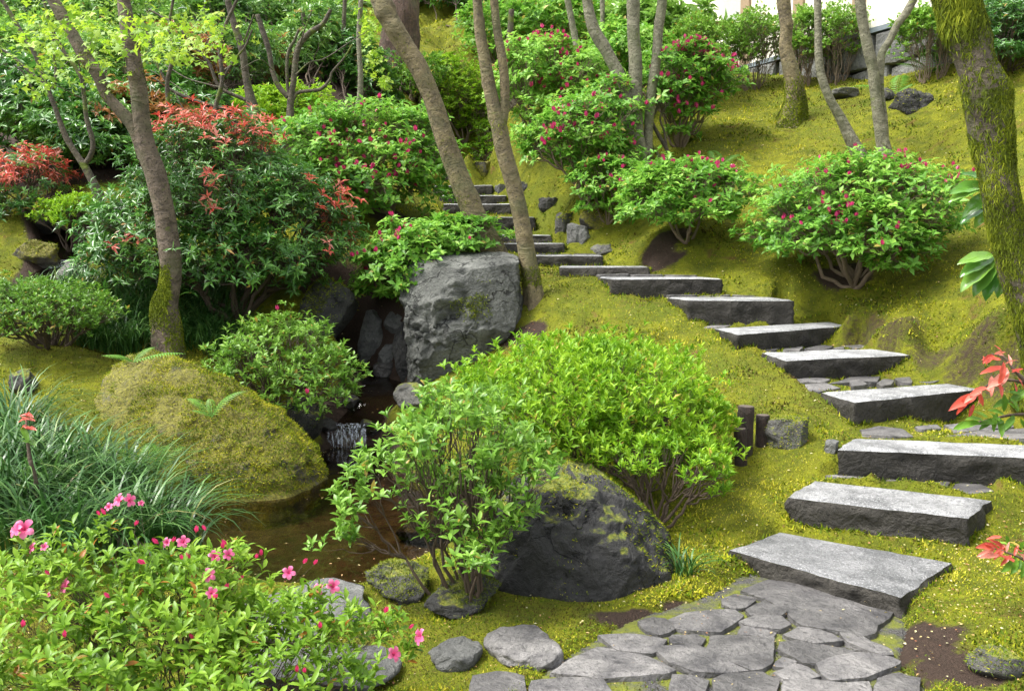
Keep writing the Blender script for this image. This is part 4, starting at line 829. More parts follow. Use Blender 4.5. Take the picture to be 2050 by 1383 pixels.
B3 = tree('thin_maple_tree', 'mossy trunk behind the bright green azalea, with long low branches reaching left', [
  [(508,222,20),(500,190,17),(492,150,15),(485,100,16),(472,60,14),(458,10,13),(450,-50,12)],
  [(515,215,9),(490,200,8),(440,175,8),(420,130,7),(400,105,7),(370,70,7),(340,45,6),(300,20,5)], [(508,226,9),(470,222,8),(425,212,8),(385,200,7),(350,185,7),(320,165,5),(292,148,4)],
  [(455,180,5),(440,150,5),(470,125,4),(490,80,4),(508,30,4)]], B_THIN, Y=13.6, seed=47,
  twigs=[[(440,175,5),(400,165,4),(370,155,4),(330,130,3)],[(420,130,4),(390,115,4),(345,85,3),(343,50,3)],[(385,200,4),(350,170,3),(300,140,2)],[(400,105,4),(430,60,3),(450,20,3)],[(350,185,4),(365,215,3),(390,240,2)],[(420,195,4),(455,185,3),(480,180,2)]])
B4 = tree('thin_maple_tree', 'small mossy maple whose forked limbs spread above the bright azalea', [
  [(580,262,17),(581,225,15),(583,195,14),(588,160,12),(592,120,12),(600,90,12),(622,65,12),(645,50,10),(662,20,8)],
  [(580,198,8),(575,165,7),(576,110,7),(590,80,6),(598,60,5)], [(586,200,9),(600,185,8),(640,180,8),(660,160,6),(665,145,5),(690,115,4),(705,90,4)], [(576,195,11),(556,170,11),(545,140,10),(538,100,11),(525,60,11),(515,30,9)]], B_THIN, Y=13, seed=53,
  twigs=[[(592,150,5),(620,125,4),(650,118,4),(700,85,3),(740,60,2)],[(600,90,5),(610,60,4),(625,20,3)],[(545,140,4),(520,120,3),(480,140,2)]])
tree('thin_maple_tree', 'thin forked stem just right of the forked trunk, reaching over the orange-tipped shrub', [[(345,265,11),(338,215,10),(335,165,9),(345,115,8),(338,60,7),(345,10,6)],[(336,170,6),(315,130,6),(300,85,5),(285,30,4)]], B_THIN, Y=12.8, seed=81, twigs=[[(345,115,4),(375,80,3),(400,40,3),(410,10,2)],[(312,125,3),(280,110,3),(255,105,2)]])
tree('thin_maple_tree', 'thin leaning stem with upswept twigs between the low branches and the small mossy maple', [[(425,275,11),(432,215,10),(445,160,9),(440,100,8),(452,50,7),(470,10,6)],[(444,160,6),(470,120,5),(490,95,4),(505,60,4)]], B_THIN, Y=13.2, seed=82, twigs=[[(440,100,4),(415,70,3),(390,35,3),(380,10,2)]])
tree('thin_maple_tree', 'wiry stem at the far left between the edge stem and the slender maple', [[(118,330,10),(108,270,9),(100,210,8),(112,150,7),(105,90,6),(115,20,5)],[(100,215,5),(72,190,5),(50,150,4),(28,130,3)]], B_THIN, Y=13.0, seed=83, twigs=[[(112,150,4),(140,120,3),(170,100,3),(200,60,2)]])
for i, (lab, tr, bk, Yt, pr) in enumerate([
  ('pale straight trunk in the far dark-leaved bank, left of the slim mossy maple', [(530,190,28),(532,150,26),(535,90,24),(530,20,24),(528,-50,22)], B_PALE, 20, 1), ('second pale trunk beside it, leaning a little right', [(552,190,22),(556,120,20),(566,20,16),(568,-50,14)], B_PALE, 21, 1),
  ('grey leaning trunk between the small maple and the straight dark stem', [(645,200,14),(636,150,13),(622,110,12),(612,70,10),(605,20,9)], B_THIN, 17.5, 1), ('straight dark stem at the back, left of the pair', [(690,200,10),(690,130,10),(688,60,9),(690,10,8)], B_THIN, 17.8, 1),
  ('grey stem close to the left of the huge conifer', [(720,207,12),(722,150,11),(718,80,10),(722,10,10)], B_PALE, 16.5, 1), ('small grey trunk behind the red-bud shrub, right of the twin leaning trunks', [(1022,125,14),(1020,90,14),(1024,20,12)], B_THIN, 19.5, 1),
  ('smooth pale green stem slanting through the red-bud shrubs', [(1168,180,15),(1162,130,14),(1150,70,13),(1138,10,13),(1125,-50,12)], B_PALE, 16, 1), ('pale upright stem behind the limb of the three-stemmed tree', [(1212,150,11),(1208,90,10),(1206,10,10)], B_PALE, 17, 1), ('pale stem leaning right behind the three-stemmed tree', [(1216,130,12),(1222,70,11),(1232,10,11)], B_PALE, 17.4, 1)]):
    tree('background_tree', lab if 'beside it' not in lab else 'pale trunk leaning right, next to the straight pale one in the far bank', [tr], bk, Y=Yt, seed=60 + i)
CON = tree('conifer_tree', 'huge rough-barked conifer trunk at the back, top centre', [[(795,206,104),(795,180,92),(797,130,84),(800,70,80),(803,10,76),(806,-60,72)]], B_CON, Y=19.6, seed=71, flare=.3, sides=28, wob=.16)
# lime maple leaves of the front trees against the bank, top left
def spray(parent, boxes, n, L, Y, seed):
    r = np.random.default_rng(seed); p = []
    for px, py, rx, ry, k in boxes:
        m = int(n * k); d = r.normal(size=(m, 3)) * .5; p.append(np.array([P(px + a * rx, py + b * ry, Y + c * 2.2) for a, b, c in d]))
    p = np.concatenate(p); ax = norm(r.normal(0, .6, p.shape) + np.array([0, -.4, 1])); V, F, t = whorls(p, ax, 4, L, .95, (70, 108), TM, r.uniform(.2, 1, len(p)), .2); mk('crown', V, F, L_MAP, parent, tint=t)
spray(TR1, [(120,80,70,60,.6),(60,70,80,60,1),(230,50,80,40,.9),(330,60,80,50,1),(420,60,70,45,.8),(400,110,80,40,.5),(215,100,60,40,.4),(300,110,60,40,.4),(140,40,70,40,.8),(70,170,50,40,.3),(150,150,90,50,.4)], 62, .08, 9.2, 3)
spray(CON[0], [(735,60,26,40,1),(745,125,18,30,.6),(770,165,20,16,.4)], 90, .10, 17.5, 4)

# ------------------------------------------------------------------ shrubs: (px, py, rx, ry, dY, depth radius)
RB = 'red-budded shrubs along the steps'
redtop = lambda k, f=1.0: (L_RED, lambda p, z, q: (z + .22 * vnoise(p * 2.2, 5) > k) & (rng.uniform(size=len(p)) < f))
shrub('pieris_shrub', 'big dark glossy shrub with a crown of red new leaves behind the forked trunk', (470,640), [(445,360,150,125,0,1.0),(330,470,150,110,-.1,.9),(560,440,130,110,0,.9),(450,520,200,90,-.2,.9),(640,470,80,80,.1,.6),(250,520,80,70,0,.6),(470,400,110,90,.5,.6)], 'pieris', 3700, .105, seed=101, r0=.05, nbase=3, hole=.3,
      red=(L_RED, lambda p, z, q: (((z + .18 * vnoise(p * 2.0, 5) > .80) & (q[:, 0] > -.9)) | ((q[:, 0] > .95) & (vnoise(p * 2.3, 6) > .15)) | (vnoise(p * 2.6, 16) > .66)) & (rng.uniform(size=len(p)) < .8)))
shrub('pieris_shrub', 'red-topped glossy shrub at the left edge above the mossy rock', (60,430), [(70,350,62,55,0,.6),(25,385,60,60,0,.6),(45,430,70,40,-.1,.5)], 'pieris', 620, .10, seed=102, r0=.04, red=(L_RED, lambda p, z, q: (z + .3 * vnoise(p * 2.2, 5) > .45) & (rng.uniform(size=len(p)) < .6)))
S3 = shrub('red_bud_shrub', 'largest red-budded shrub, domed, left of the upper steps', (785,432), [(735,300,140,88,0,1.0),(650,315,95,80,-.1,.8),(820,310,78,90,0,.7),(740,375,140,65,-.35,.8),(690,400,90,40,-.4,.6)], 'bud', 2612, 0.113, 177, 0.077, .05, RB, 1, seed=103, hole=.25)
shrub('red_bud_shrub', 'red-budded shrub spilling over the top left of the big grey boulder', (835,602), [(840,500,95,55,.1,.7),(790,545,80,55,-.1,.6),(930,475,75,40,.2,.6),(760,580,50,40,-.1,.4)], 'bud', 1580, 0.103, 54, 0.066, .04, RB, 2, seed=104, hole=.25)
shrub('red_bud_shrub', 'wide red-budded shrub at the back between the leaning trunks and the pale stem', (1100,285), [(1080,140,80,55,0,.9),(1150,160,70,60,0,.9),(1040,180,55,50,0,.7),(1120,210,80,45,-.2,.8)], 'bud', 1580, 0.119, 114, 0.087, .05, RB, 3, seed=105, tint=(.5, .95))
shrub('red_bud_shrub', 'arching red-budded shrub left of the three-stemmed tree', (1190,385), [(1150,270,105,55,.2,.9),(1210,215,75,60,.5,.8),(1110,300,65,45,0,.6),(1200,320,70,40,0,.6)], 'bud', 1718, 0.108, 100, 0.082, .05, RB, 2, seed=106)
shrub('red_bud_shrub', 'red-budded shrub behind the right of the three-stemmed tree', (1370,300), [(1340,180,62,70,0,.8),(1385,230,45,70,0,.6),(1430,155,60,28,.2,.6),(1360,130,70,40,.2,.8)], 'bud', 1305, 0.119, 125, 0.087, .045, RB, 2, seed=107)
shrub('red_bud_shrub', 'small red-budded shrub just below the three-stemmed tree', (1215,460), [(1215,360,60,45,0,.5),(1235,400,45,40,-.1,.4),(1185,400,30,35,0,.35)], 'bud', 577, 0.097, 29, 0.066, .03, RB, 1, seed=108)
shrub('red_bud_shrub', 'low spreading red-budded shrub on a dark stem, middle of the right slope', (1375,487), [(1370,390,110,62,0,.8),(1440,380,70,42,.1,.6),(1310,410,60,50,-.1,.6),(1400,430,80,35,-.3,.5)], 'bud', 1650, 0.097, 71, 0.066, .04, RB, 1, seed=109, hole=.3)
shrub('red_bud_shrub', 'big red-budded shrub above the bend of the lower steps', (1700,560), [(1710,400,150,78,0,.9),(1620,460,100,70,-.1,.8),(1810,420,85,85,-.1,.8),(1720,470,140,60,-.4,.7),(1790,515,55,40,-.6,.35)], 'bud', 2887, 0.089, 177, 0.061, .05, RB, 2, seed=110, hole=.3)
shrub('azalea_shrub', 'rounded bright green azalea behind the left leaning trunk, no flowers', (925,280), [(905,195,85,68,0,.9),(950,235,45,50,0,.6),(860,170,40,40,.2,.6)], 'azalea_far', 2800, .09, seed=111, r0=.04, nbase=3, tint=(.5, .95), hole=.2)
shrub('azalea_shrub', 'leggy little azalea with pale stems between the leaning trunks', (975,315), [(985,275,45,30,0,.4),(960,310,35,25,-.1,.35),(985,315,30,18,-.3,.3)], 'azalea_far', 420, .075, seed=112, r0=.03, nbase=4)
shrub('azalea_shrub', 'bright green azalea mound around the foot of the small mossy maple', (565,275), [(530,215,50,32,0,.7),(600,218,65,38,.1,.8),(560,250,70,30,-.3,.6)], 'azalea_far', 1800, .09, seed=113, r0=.03, nbase=3, dY=.4, tint=(.5, .95), hole=.2)
shrub('azalea_shrub', 'lime green azalea at the left between the thin maple and the red-topped shrub', (165,490), [(165,435,60,38,0,.6),(115,440,40,30,0,.5),(215,425,40,30,.1,.4)], 'azalea', 620, .075, seed=114, r0=.03, nbase=3, tint=(.4, .9))
shrub('azalea_shrub', 'compact dark-stemmed azalea at the left edge on the moss mound', (100,692), [(60,615,80,52,0,.6),(150,620,65,50,0,.6),(100,640,110,40,-.2,.5)], 'azalea_mid', 1250, .055, seed=115, r0=.025, nbase=6, tint=(.3, .75))
shrub('azalea_shrub', 'open fresh green azalea leaning over the stream, right of the moss boulder', (570,840), [(560,690,105,50,0,.7),(640,740,80,48,-.1,.5),(490,730,70,50,0,.6),(600,780,100,50,-.2,.5),(680,770,35,30,-.1,.3)], 'azalea_mid', 1000, .075, 4, .05, .03, None, 2, seed=116, tint=(.45, .95), hole=.6)
shrub('azalea_shrub', 'broad bright lime azalea in the centre, in front of the big boulder', (1190,965), [(1130,800,190,95,0,.85),(1260,790,150,95,.1,.85),(1000,830,120,80,-.1,.7),(1350,830,100,90,0,.6),(1140,740,130,60,.5,.6),(1240,870,190,70,-.3,.6),(1420,860,50,60,-.1,.4)], 'azalea', 3700, .064, seed=117, r0=.018, nbase=9, tint=(.2, 1.0), hole=.75, frac=.5, shell=.2, per=6, cl=.17)
shrub('azalea_shrub', 'twiggy azalea with bare dark stems at its foot, right of the dark boulder', (1320,1062), [(1340,930,90,55,0,.35),(1400,940,60,60,.1,.3),(1270,920,70,40,.1,.3),(1440,990,30,22,0,.2)], 'azalea', 330, .055, seed=118, r0=.022, nbase=2, hole=1.0, per=4, cl=.12, low=-.2)
shrub('azalea_shrub', 'tall open azalea with bare forked stems beside the dark boulder', (935,1215), [(925,860,130,90,.05,.45),(785,945,100,55,0,.4),(840,880,70,50,0,.35),(1000,920,95,60,0,.4),(930,1010,110,60,-.1,.4),(700,1000,50,22,0,.25),(930,1090,95,40,-.2,.3),(680,1085,65,12,-.1,.2),(1010,1000,60,70,-.1,.3),(1065,950,55,60,-.1,.3),(1020,1080,40,40,-.25,.2)], 'open', 760, .062, seed=119, r0=.019, nbase=5, tint=(.35, .97), hole=1.0, low=-.4, shell=.2, frac=.45)
K16, kp, ka = shrub('pink_azalea', 'pink-flowering azalea filling the bottom left corner', (380,1500), [(150,1180,170,90,.0,.35),(370,1200,160,75,.05,.35),(560,1270,130,80,.1,.3),(270,1290,260,100,-.1,.35),(740,1300,100,70,.15,.22),(60,1300,120,120,-.1,.3),(480,1340,220,80,-.15,.3)], 'near', 1350, .052, seed=120, r0=.009, nbase=11, frac=.6, tint=(.25, .97), hole=.45, low=-.8)
# the individual leaves of the pink azalea that show largest
_sc = -kp[:, 1] + .2 * rng.uniform(size=len(kp)); _i = np.argsort(-_sc)[:60]
LEAFV, LEAFF = leaves(np.zeros((1, 3)), np.array([[1., 0, 0]]), np.array([[0, 0, 1.]]), 1.0, .38, T8)
LEAFM = [data_mesh('leaf', LEAFV, LEAFF, L_NEAR, tint=np.full(len(LEAFV), t)) for t in (.45, .6, .75, .88, .985)]
def leaf_object(p, d, nr, L, me, parent):
    X = Vector(d).normalized(); Y_ = Vector(nr).cross(X).normalized(); Z = X.cross(Y_); o = link('leaf', me, parent)
    o.matrix_local = Matrix.Translation(Vector(np.asarray(p) - wloc(parent))) @ Matrix((X, Y_, Z)).transposed().to_4x4() @ Matrix.Scale(L, 4); return o
for i in _i:
    ax = norm(ka[i] * .5 + np.array([0, -.25, .9])); a = norm(np.cross(ax, rdir(1)[0])); b2 = np.cross(ax, a); p = kp[i] + np.array([0, -.01, .02])
    for k in range(5):
        f = k * 1.2566 + rng.normal(0, .2); rad = math.cos(f) * a + math.sin(f) * b2; e = math.radians(rng.uniform(28, 72))
        leaf_object(p, math.cos(e) * ax + math.sin(e) * rad, math.sin(e) * ax - math.cos(e) * rad, .05 * rng.uniform(.7, 1.1), LEAFM[min(4, int(rng.exponential(1.2)))], K16)
def flower_mesh(seed):
    r = np.random.default_rng(seed); parts = []; ts = []
    for k in range(5):
        a = k * 1.2566 + r.normal(0, .12); u = np.linspace(0, 1, 6); v = np.array([-1, 0, 1]); wd = np.array([.07, .12, .26, .34, .27, .04]); rr = np.array([0, .12, .32, .62, .86, 1.0]); z = np.array([0, .32, .56, .66, .60, .50]) + r.normal(0, .03, 6)
        V = np.stack([np.repeat(rr, 3), (wd[:, None] * v).ravel(), np.repeat(z, 3) + np.tile([.05, 0, .05], 6) + r.normal(0, .015, 18)], -1)
        c, s = math.cos(a), math.sin(a); V = np.stack([V[:, 0] * c - V[:, 1] * s, V[:, 0] * s + V[:, 1] * c, V[:, 2]], -1); parts.append((V, gridF(6, 3))); ts.append(np.repeat([0, .1, .35, .6, .8, .95], 3))
    for k in range(6):
        a = k * 1.05; q = np.array([[0, 0, .1], [.08 * math.cos(a), .08 * math.sin(a), .6], [.16 * math.cos(a) + .1, .16 * math.sin(a), 1.0]]); parts.append(tube(q, [.012, .012, .02], 3, False)); ts.append(np.full(9, .3))
    V, F = join(parts); return data_mesh('flower', V, F, L_PNK, tint=np.concatenate(ts))
FL = [flower_mesh(i) for i in range(3)]
_v, _f = mesh_bud(); _v = _v * [.75, .75, 1]; PBUD = data_mesh('flower_bud', _v, _f, L_PNK, tint=np.zeros(len(_v)))
def at_shrub(px, py, pts):
    d = raydir(px, py); d = d / np.linalg.norm(d); t = (pts - CAM) @ d; off = np.linalg.norm(pts - CAM - t[:, None] * d, axis=1); i = np.argmin(off + .15 * t); return CAM + d * (t[i] - .03)
FSTEM = []
for px, py, s in [(48,1058,1.25),(30,1060,1.0),(235,1000,.9),(262,1000,1.1),(215,1012,.7),(283,1005,.5),(367,1083,1.0),(332,1084,.8),(430,1112,.9),(458,1108,.9),(418,1150,.9),(425,1185,.9),(578,1145,1.1),(635,1180,1.0),(668,1172,1.2),(128,1172,1.0),(60,1095,.7),(85,1092,.7),(840,1273,1.2),(790,1308,1.2),(90,1190,.5)]:
    p = at_shrub(px, py, kp); o = link('flower', FL[int(rng.integers(3))], K16); ax = norm(np.array([rng.normal(0, .5), -.75, .55])); place(o, p - ax * .02, ax, .028 * s * rng.uniform(.85, 1.15), K16, rng.uniform(0, 6)); FSTEM.append(p)
for px, py in [(200,1032),(212,1030),(392,1066),(412,1062),(318,1088),(345,1085),(455,1090),(447,1098),(365,1120),(382,1118),(450,1180),(428,1200),(607,1128),(628,1130),(512,1118),(523,1112),(770,1227),(818,1257),(595,1345),(608,1347),(640,1258),(388,1278),(220,1196),(45,1255),(130,1276),(270,1052),(292,1128),(100,1150),(478,1160)]:
    p = at_shrub(px, py, kp); o = link('flower_bud', PBUD, K16); ax = norm(np.array([rng.normal(0, .5), -.3, .9])); place(o, p, ax, .030 * rng.uniform(.8, 1.25), K16); FSTEM.append(p)
V, F = twig_tree([kp.mean(0) - [0, 0, .12]], np.array(FSTEM), .004, 4, (6, 3), 5); mk('flower_stems', V, F, B_TWIG, K16)

# shrubs under the plaster wall and at the upper right
for i, (lab, base, lobes, n, kind) in enumerate([
  ('wispy upright shrub hiding the left end of the stone wall', (1395,205), [(1390,95,50,45,0,.7),(1360,120,40,40,0,.6),(1420,130,30,30,0,.5)], 700, 'wall'),
  ('wispy vase-shaped shrub in front of the pale building, left of the flared trunk', (1505,180), [(1510,75,60,45,0,.6),(1480,110,40,40,0,.5),(1545,100,35,45,0,.5)], 620, 'wall'),
  ('wispy shrub rising between the flared trunk and the curved pale trunk', (1612,175), [(1612,75,28,50,0,.5),(1600,110,20,40,0,.4)], 300, 'wall'),
  ('wispy vase-shaped shrub in front of the stone wall, between the two pale trunks', (1680,165), [(1685,70,48,50,0,.6),(1660,100,30,35,0,.5),(1705,110,28,35,0,.4)], 480, 'wall'),
  ('wispy shrub by the far stones of the wall, near the mossy trunk', (1868,160), [(1855,70,45,48,0,.6),(1890,90,38,50,0,.5),(1830,60,30,30,0,.5)], 460, 'wall'),
  ('dark shrub behind the mossy trunk in the top right corner', (2000,160), [(2010,60,50,60,0,.7),(1990,110,40,30,-.1,.5),(2060,90,50,60,0,.7)], 620, 'everd')]):
    shrub('wall_shrub', lab, base, lobes, kind, int(n * 2.5), .08, seed=140 + i, r0=.013, nbase=6, hole=.9, tint=(.5, 1.0) if kind == 'wall' else (.2, .7), low=-.3)
shrub('aucuba_shrub', 'large-leaved glossy yellow-green shrub at the top, left of the pale building', (1310,170), [(1300,60,75,50,0,.9),(1375,60,55,45,.1,.8),(1260,50,45,40,.2,.6)], 'ever', 420, .25, seed=150, r0=.04, tint=(.75, 1.0), nbase=3)

# background bank of evergreens
BG = [
 ('dark glossy evergreen filling the left edge above the red-topped shrub', (110,330), [(110,240,110,75,0,1.2),(60,200,90,60,.2,1)], 'everd', 620, .16, None),
 ('blue-green evergreen behind the slender double-stemmed maple', (200,330), [(215,285,90,55,-.3,1),(170,250,80,60,0,1)], 'everd', 560, .14, None),
 ('evergreen with orange new tips right behind the forked trunk', (320,310), [(290,250,90,60,0,1),(240,290,60,50,-.3,.8)], 'ever', 560, .14, (L_ORG, .50)),
 ('low dark evergreen left of the red-topped shrub crown', (370,280), [(390,230,80,45,.3,.9),(340,200,60,50,.5,.9)], 'everd', 480, .13, None),
 ('orange-tipped evergreen above the low reaching branches', (430,250), [(410,135,110,50,1.2,1.2),(480,110,80,45,1.5,1.1),(350,110,60,40,1.4,1)], 'ever', 900, .13, (L_ORG, .42)),
 ('light green evergreen under the lime maple leaves, left of the forked trunk', (150,250), [(150,150,110,60,2.0,1.4),(60,110,90,60,2.2,1.3)], 'lite', 850, .15, None),
 ('pale green shrub just left of the upper forked trunk', (250,250), [(270,160,90,60,2.4,1.3),(230,110,70,45,2.6,1.2)], 'lite', 640, .14, None),
 ('deep green evergreen in the top left corner', (40,220), [(40,60,110,60,4,1.5),(130,40,90,50,4.2,1.5)], 'ever', 640, .17, None),
 ('tall evergreen at the top behind the lime maple leaves', (260,220), [(250,50,120,55,4.5,1.6),(360,40,90,50,5,1.6)], 'lite', 780, .17, None),
 ('evergreen with dark trailing leaves at the top, right of the forked trunk', (470,220), [(440,60,100,50,4.5,1.5),(500,40,80,50,5,1.5)], 'ever', 640, .17, None),
 ('glossy dark evergreen behind the small mossy maple', (610,215), [(610,120,70,65,2.5,1.3),(650,90,60,60,3,1.3)], 'ever', 760, .16, None),
 ('light evergreen at the top above the small mossy maple', (600,205), [(610,50,80,45,5,1.5),(680,55,60,45,5,1.5)], 'lite', 620, .17, None),
 ('dark shrub in the shade at the foot of the huge conifer', (720,220), [(715,140,55,55,1.5,1),(745,175,40,35,1.2,.8),(680,150,50,60,1.6,1)], 'everd', 560, .15, None),
 ('thin leafy shrub on the moss in front of the huge conifer', (830,207), [(830,160,45,30,0,.7),(800,170,35,25,0,.6),(870,150,30,25,.1,.6)], 'wall', 380, .10, None),
 ('leafy shrub behind the top of the twin leaning trunks', (1010,135), [(1010,70,55,50,0,1),(960,60,30,45,0,.8),(1050,60,40,40,0,.8)], 'bud', 480, .15, None),
 ('fresh green shrub behind the pale green slanting stem', (1130,120), [(1120,60,75,50,0,1.1),(1180,70,55,50,0,1)], 'bud', 620, .15, None),
 ('fresh green shrub behind the three stems of the grey tree', (1240,190), [(1240,110,55,50,0,1),(1290,130,45,50,0,.9)], 'bud', 520, .14, None),
 ('dark evergreen at the top above the mossy hummocks', (910,60), [(900,0,110,38,3,1.6),(860,-10,90,40,3.4,1.6)], 'everd', 900, .2, None)]
for i, (lab, base, lobes, kind, n, L, rd) in enumerate(BG):
    shrub('background_shrub', lab, base, [(a_, b_, c_ * 1.15, d_ * 1.15, e_, f_ * 1.1) for a_, b_, c_, d_, e_, f_ in lobes], kind, int(n * 1.8), L, seed=170 + i, r0=.035, nbase=3, hole=.15, low=-.7, frac=.25, tint=(.2, .97),
          red=(rd[0], lambda p, z, q, k=rd[1]: (vnoise(p * 1.6, 5) + z * .6 > k)) if rd else None)
def far_wood():
    n = 30000; X_ = rng.uniform(-24, 20, n); Yf = rng.uniform(27.5, 46, n); z = H(np.c_[X_, Yf], False) + rng.uniform(0, 2.6, n) * (.6 + .5 * vnoise(np.c_[X_ * .4, Yf * .4, 0 * X_], 3)); p = np.c_[X_, Yf, z]
    ax = norm(rng.normal(0, .5, p.shape) + np.array([0, -.5, .9])); V, F, t = whorls(p, ax, 6, .30, .4, (45, 100), T2, np.clip(.4 + .5 * vnoise(p * .5, 8), 0, 1)); mk('far_foliage', V, F, L_PIE2, None, tint=t, kind='stuff')
far_wood()

# ------------------------------------------------------------------ large-leaved and red-leaved sprigs at the right edge
def sprig(name, label, base, stems, leavespec, Y, mat, tmpl=T8, ratio=.38, cat='plant', seed=0):
    """stems: polylines of pixels; leavespec: (px, py, tip px, tip py, tint)"""
    r = np.random.default_rng(seed); b = np.array([*P(base[0], base[1], Y)[:2], 0]); b[2] = H(b[None, :2])[0]; t = thing(name, label, cat, b)
    parts = []
    for i, s in enumerate(stems):
        q = smooth_path(np.array([P(x, y, Y + .03 * k) for k, (x, y) in enumerate(s)]), 14); parts.append(tube(q, np.linspace(.012, .004, 14) * Y / 5, 6))
    root = smooth_path(np.array([b - [0, 0, .05], (b + P(*stems[0][0], Y)) / 2 + [.03, 0, .05], P(*stems[0][0], Y)]), 10); parts.append(tube(root, np.full(10, .012 * Y / 5), 6)); V, F = join(parts); mk('stem', V, F, B_TWIG, t)
    if mat is L_RED:
        extra = []
        for px, py, tx, ty, m in leavespec:
            a_ = r.normal(0, .7); dx, dy = (tx - px) * .72, (ty - py) * .72; extra.append((px + r.normal(0, 9), py + r.normal(0, 9), px + dx * math.cos(a_) - dy * math.sin(a_), py + dx * math.sin(a_) + dy * math.cos(a_), m))
        leavespec = [(px, py, px + (tx - px) * .85, py + (ty - py) * .85, m) for px, py, tx, ty, m in leavespec] + extra
        if len(stems) > 0 and base[0] > 2050:
            c0 = (b + P(*stems[0][0], Y)) / 2 + [.12, 0, .05]; pts, ax = crown_points([(c0, np.array([.20, .25, .30])), (c0 + [.1, .1, .12], np.array([.2, .2, .25]))], 120, seed=seed, per=4); pts[:, 2] = np.maximum(pts[:, 2], b[2] + .05)
            V, F, ti = whorls(pts, norm(ax * .5 + [0, 0, .8]), 6, .07, .34, (30, 85), T8, r.uniform(.2, .9, len(pts))); mk('foliage', V, F, L_AZD, t, tint=ti); V, F = twig_tree([b - [0, 0, .03]], pts, .012, 4, seed=seed); mk('branches', V, F, B_TWIG, t)
    for px, py, tx, ty, m in leavespec:
        a = P(px, py, Y + r.uniform(-.04, .04)); c = P(tx, ty, Y + r.uniform(-.06, .02)); d = c - a; L = np.linalg.norm(d)
        side = np.cross(d, [0, 1, 0]); nr = norm(np.array([r.normal(0, .35), -.55, .8]) ); leaf_object(a, d, nr, L, m, t)
    return t
def leafdata(mat, ratio, tint):
    T, F = T8; n = 9; u = np.linspace(0, 1, n); wv = np.sin(np.pi * u ** .85) ** .8 * ratio / 2; V = []; 
    for k in range(n):
        for s, z in ((-1, .07), (-.5, .03), (0, 0), (.5, .03), (1, .07)): V.append((u[k], s * wv[k], z * math.sin(math.pi * u[k]) - .16 * u[k] ** 2 + .02 * math.sin(k * 2.1 + s)))
    return data_mesh('leaf', np.array(V), gridF(n, 5), mat, tint=np.full(len(V), tint))
AU = [leafdata(L_BIG, .42, x) for x in (.45, .7, .95)]; RD = [leafdata(L_RED, .27, x) for x in (.2, .5, .85)]; GN = [leafdata(L_AZD, .33, x) for x in (.3, .6)]
sprig('aucuba_plant', 'large glossy green leaves fanning out left of the mossy trunk', (2110,690), [[(2060,600),(2030,560),(2000,520),(1985,505)], [(2030,560),(2015,470),(1995,400),(1965,365)]],
  [(1990,510,1918,520,AU[2]),(1990,512,1922,545,AU[1]),(1992,515,1920,575,AU[2]),(1995,520,1945,590,AU[1]),(2000,520,1968,600,AU[0]),(2005,525,2000,595,AU[1]),(2000,515,2045,580,AU[0]),(1995,505,1985,480,AU[1]),(2010,530,2035,610,AU[1]),
   (1975,370,1905,378,AU[1]),(1970,372,1900,395,AU[2]),(1975,365,1930,340,AU[0]),(1985,385,1925,430,AU[1]),(1990,395,1950,455,AU[2]),(1990,400,1920,440,AU[0])], 7.3, L_BIG, seed=3)
sprig('red_leaf_shrub', 'sprig with red new leaves at the right edge beside the fourth step', (2180,900), [[(2110,800),(2060,770),(2010,760),(1975,772),(1945,800)], [(2060,770),(2030,740),(2010,715),(1985,708)], [(2090,830),(2030,830),(1980,840),(1930,850)]],
  [(1980,715,1965,730,RD[1]),(1990,710,2020,700,RD[2]),(1990,712,1968,722,RD[0]),(2005,720,1960,715,RD[1]),(2010,730,2040,715,RD[2]),(2010,735,1955,745,RD[1]),(2020,742,1990,770,RD[2]),(2025,745,2050,735,RD[0]),(2015,760,1970,775,RD[2]),(1975,775,1935,790,RD[1]),(1965,782,1925,805,RD[2]),(1955,790,1895,820,RD[1]),(1945,800,1910,800,RD[2]),(1940,802,1905,835,RD[0]),(1960,785,1970,820,RD[1]),(1985,770,1985,800,RD[2]),(2000,765,2010,800,RD[1]),(2030,765,2040,800,RD[1]),
   (2010,830,1975,815,GN[1]),(1990,838,1955,862,GN[0]),(1970,842,1930,832,GN[1]),(1950,848,1905,855,GN[1]),(2030,830,2010,870,GN[0]),(2040,825,2025,790,GN[1]),(2050,830,2060,870,GN[1]),(2020,800,1985,815,GN[0]),(2000,835,2010,880,GN[1]),(2045,790,2015,780,GN[0]),(2060,780,2020,810,GN[1])], 4.7, L_RED, seed=5)
sprig('red_leaf_shrub', 'little red-leaved sprig low at the right edge beside the lowest step', (2130,1180), [[(2090,1150),(2050,1120),(2015,1105),(1985,1095)]],
  [(1990,1097,1955,1090,RD[1]),(1992,1098,1950,1115,RD[2]),(2000,1100,1970,1080,RD[0]),(2010,1103,1985,1120,RD[1]),(2015,1105,2020,1080,RD[2]),(2025,1110,2000,1135,RD[1]),(2030,1112,2040,1085,RD[1]),(2035,1115,2005,1150,GN[1]),(2045,1120,2020,1155,GN[0]),(2050,1122,2055,1095,RD[2]),(2052,1125,2045,1165,GN[1])], 3.9, L_RED, seed=6)
sprig('red_leaf_sprig', 'thin red-leaved seedling standing in the long grass at the left edge', (60,930), [[(60,920),(55,880),(53,850),(52,835)]],
  [(52,838,30,845,RD[1]),(52,838,72,840,RD[0]),(53,845,40,828,RD[2]),(53,850,35,860,RD[1]),(54,855,75,858,RD[1]),(52,836,58,820,RD[0]),(55,870,38,878,GN[1]),(55,880,75,890,GN[0])], 5.2, L_RED, seed=7)

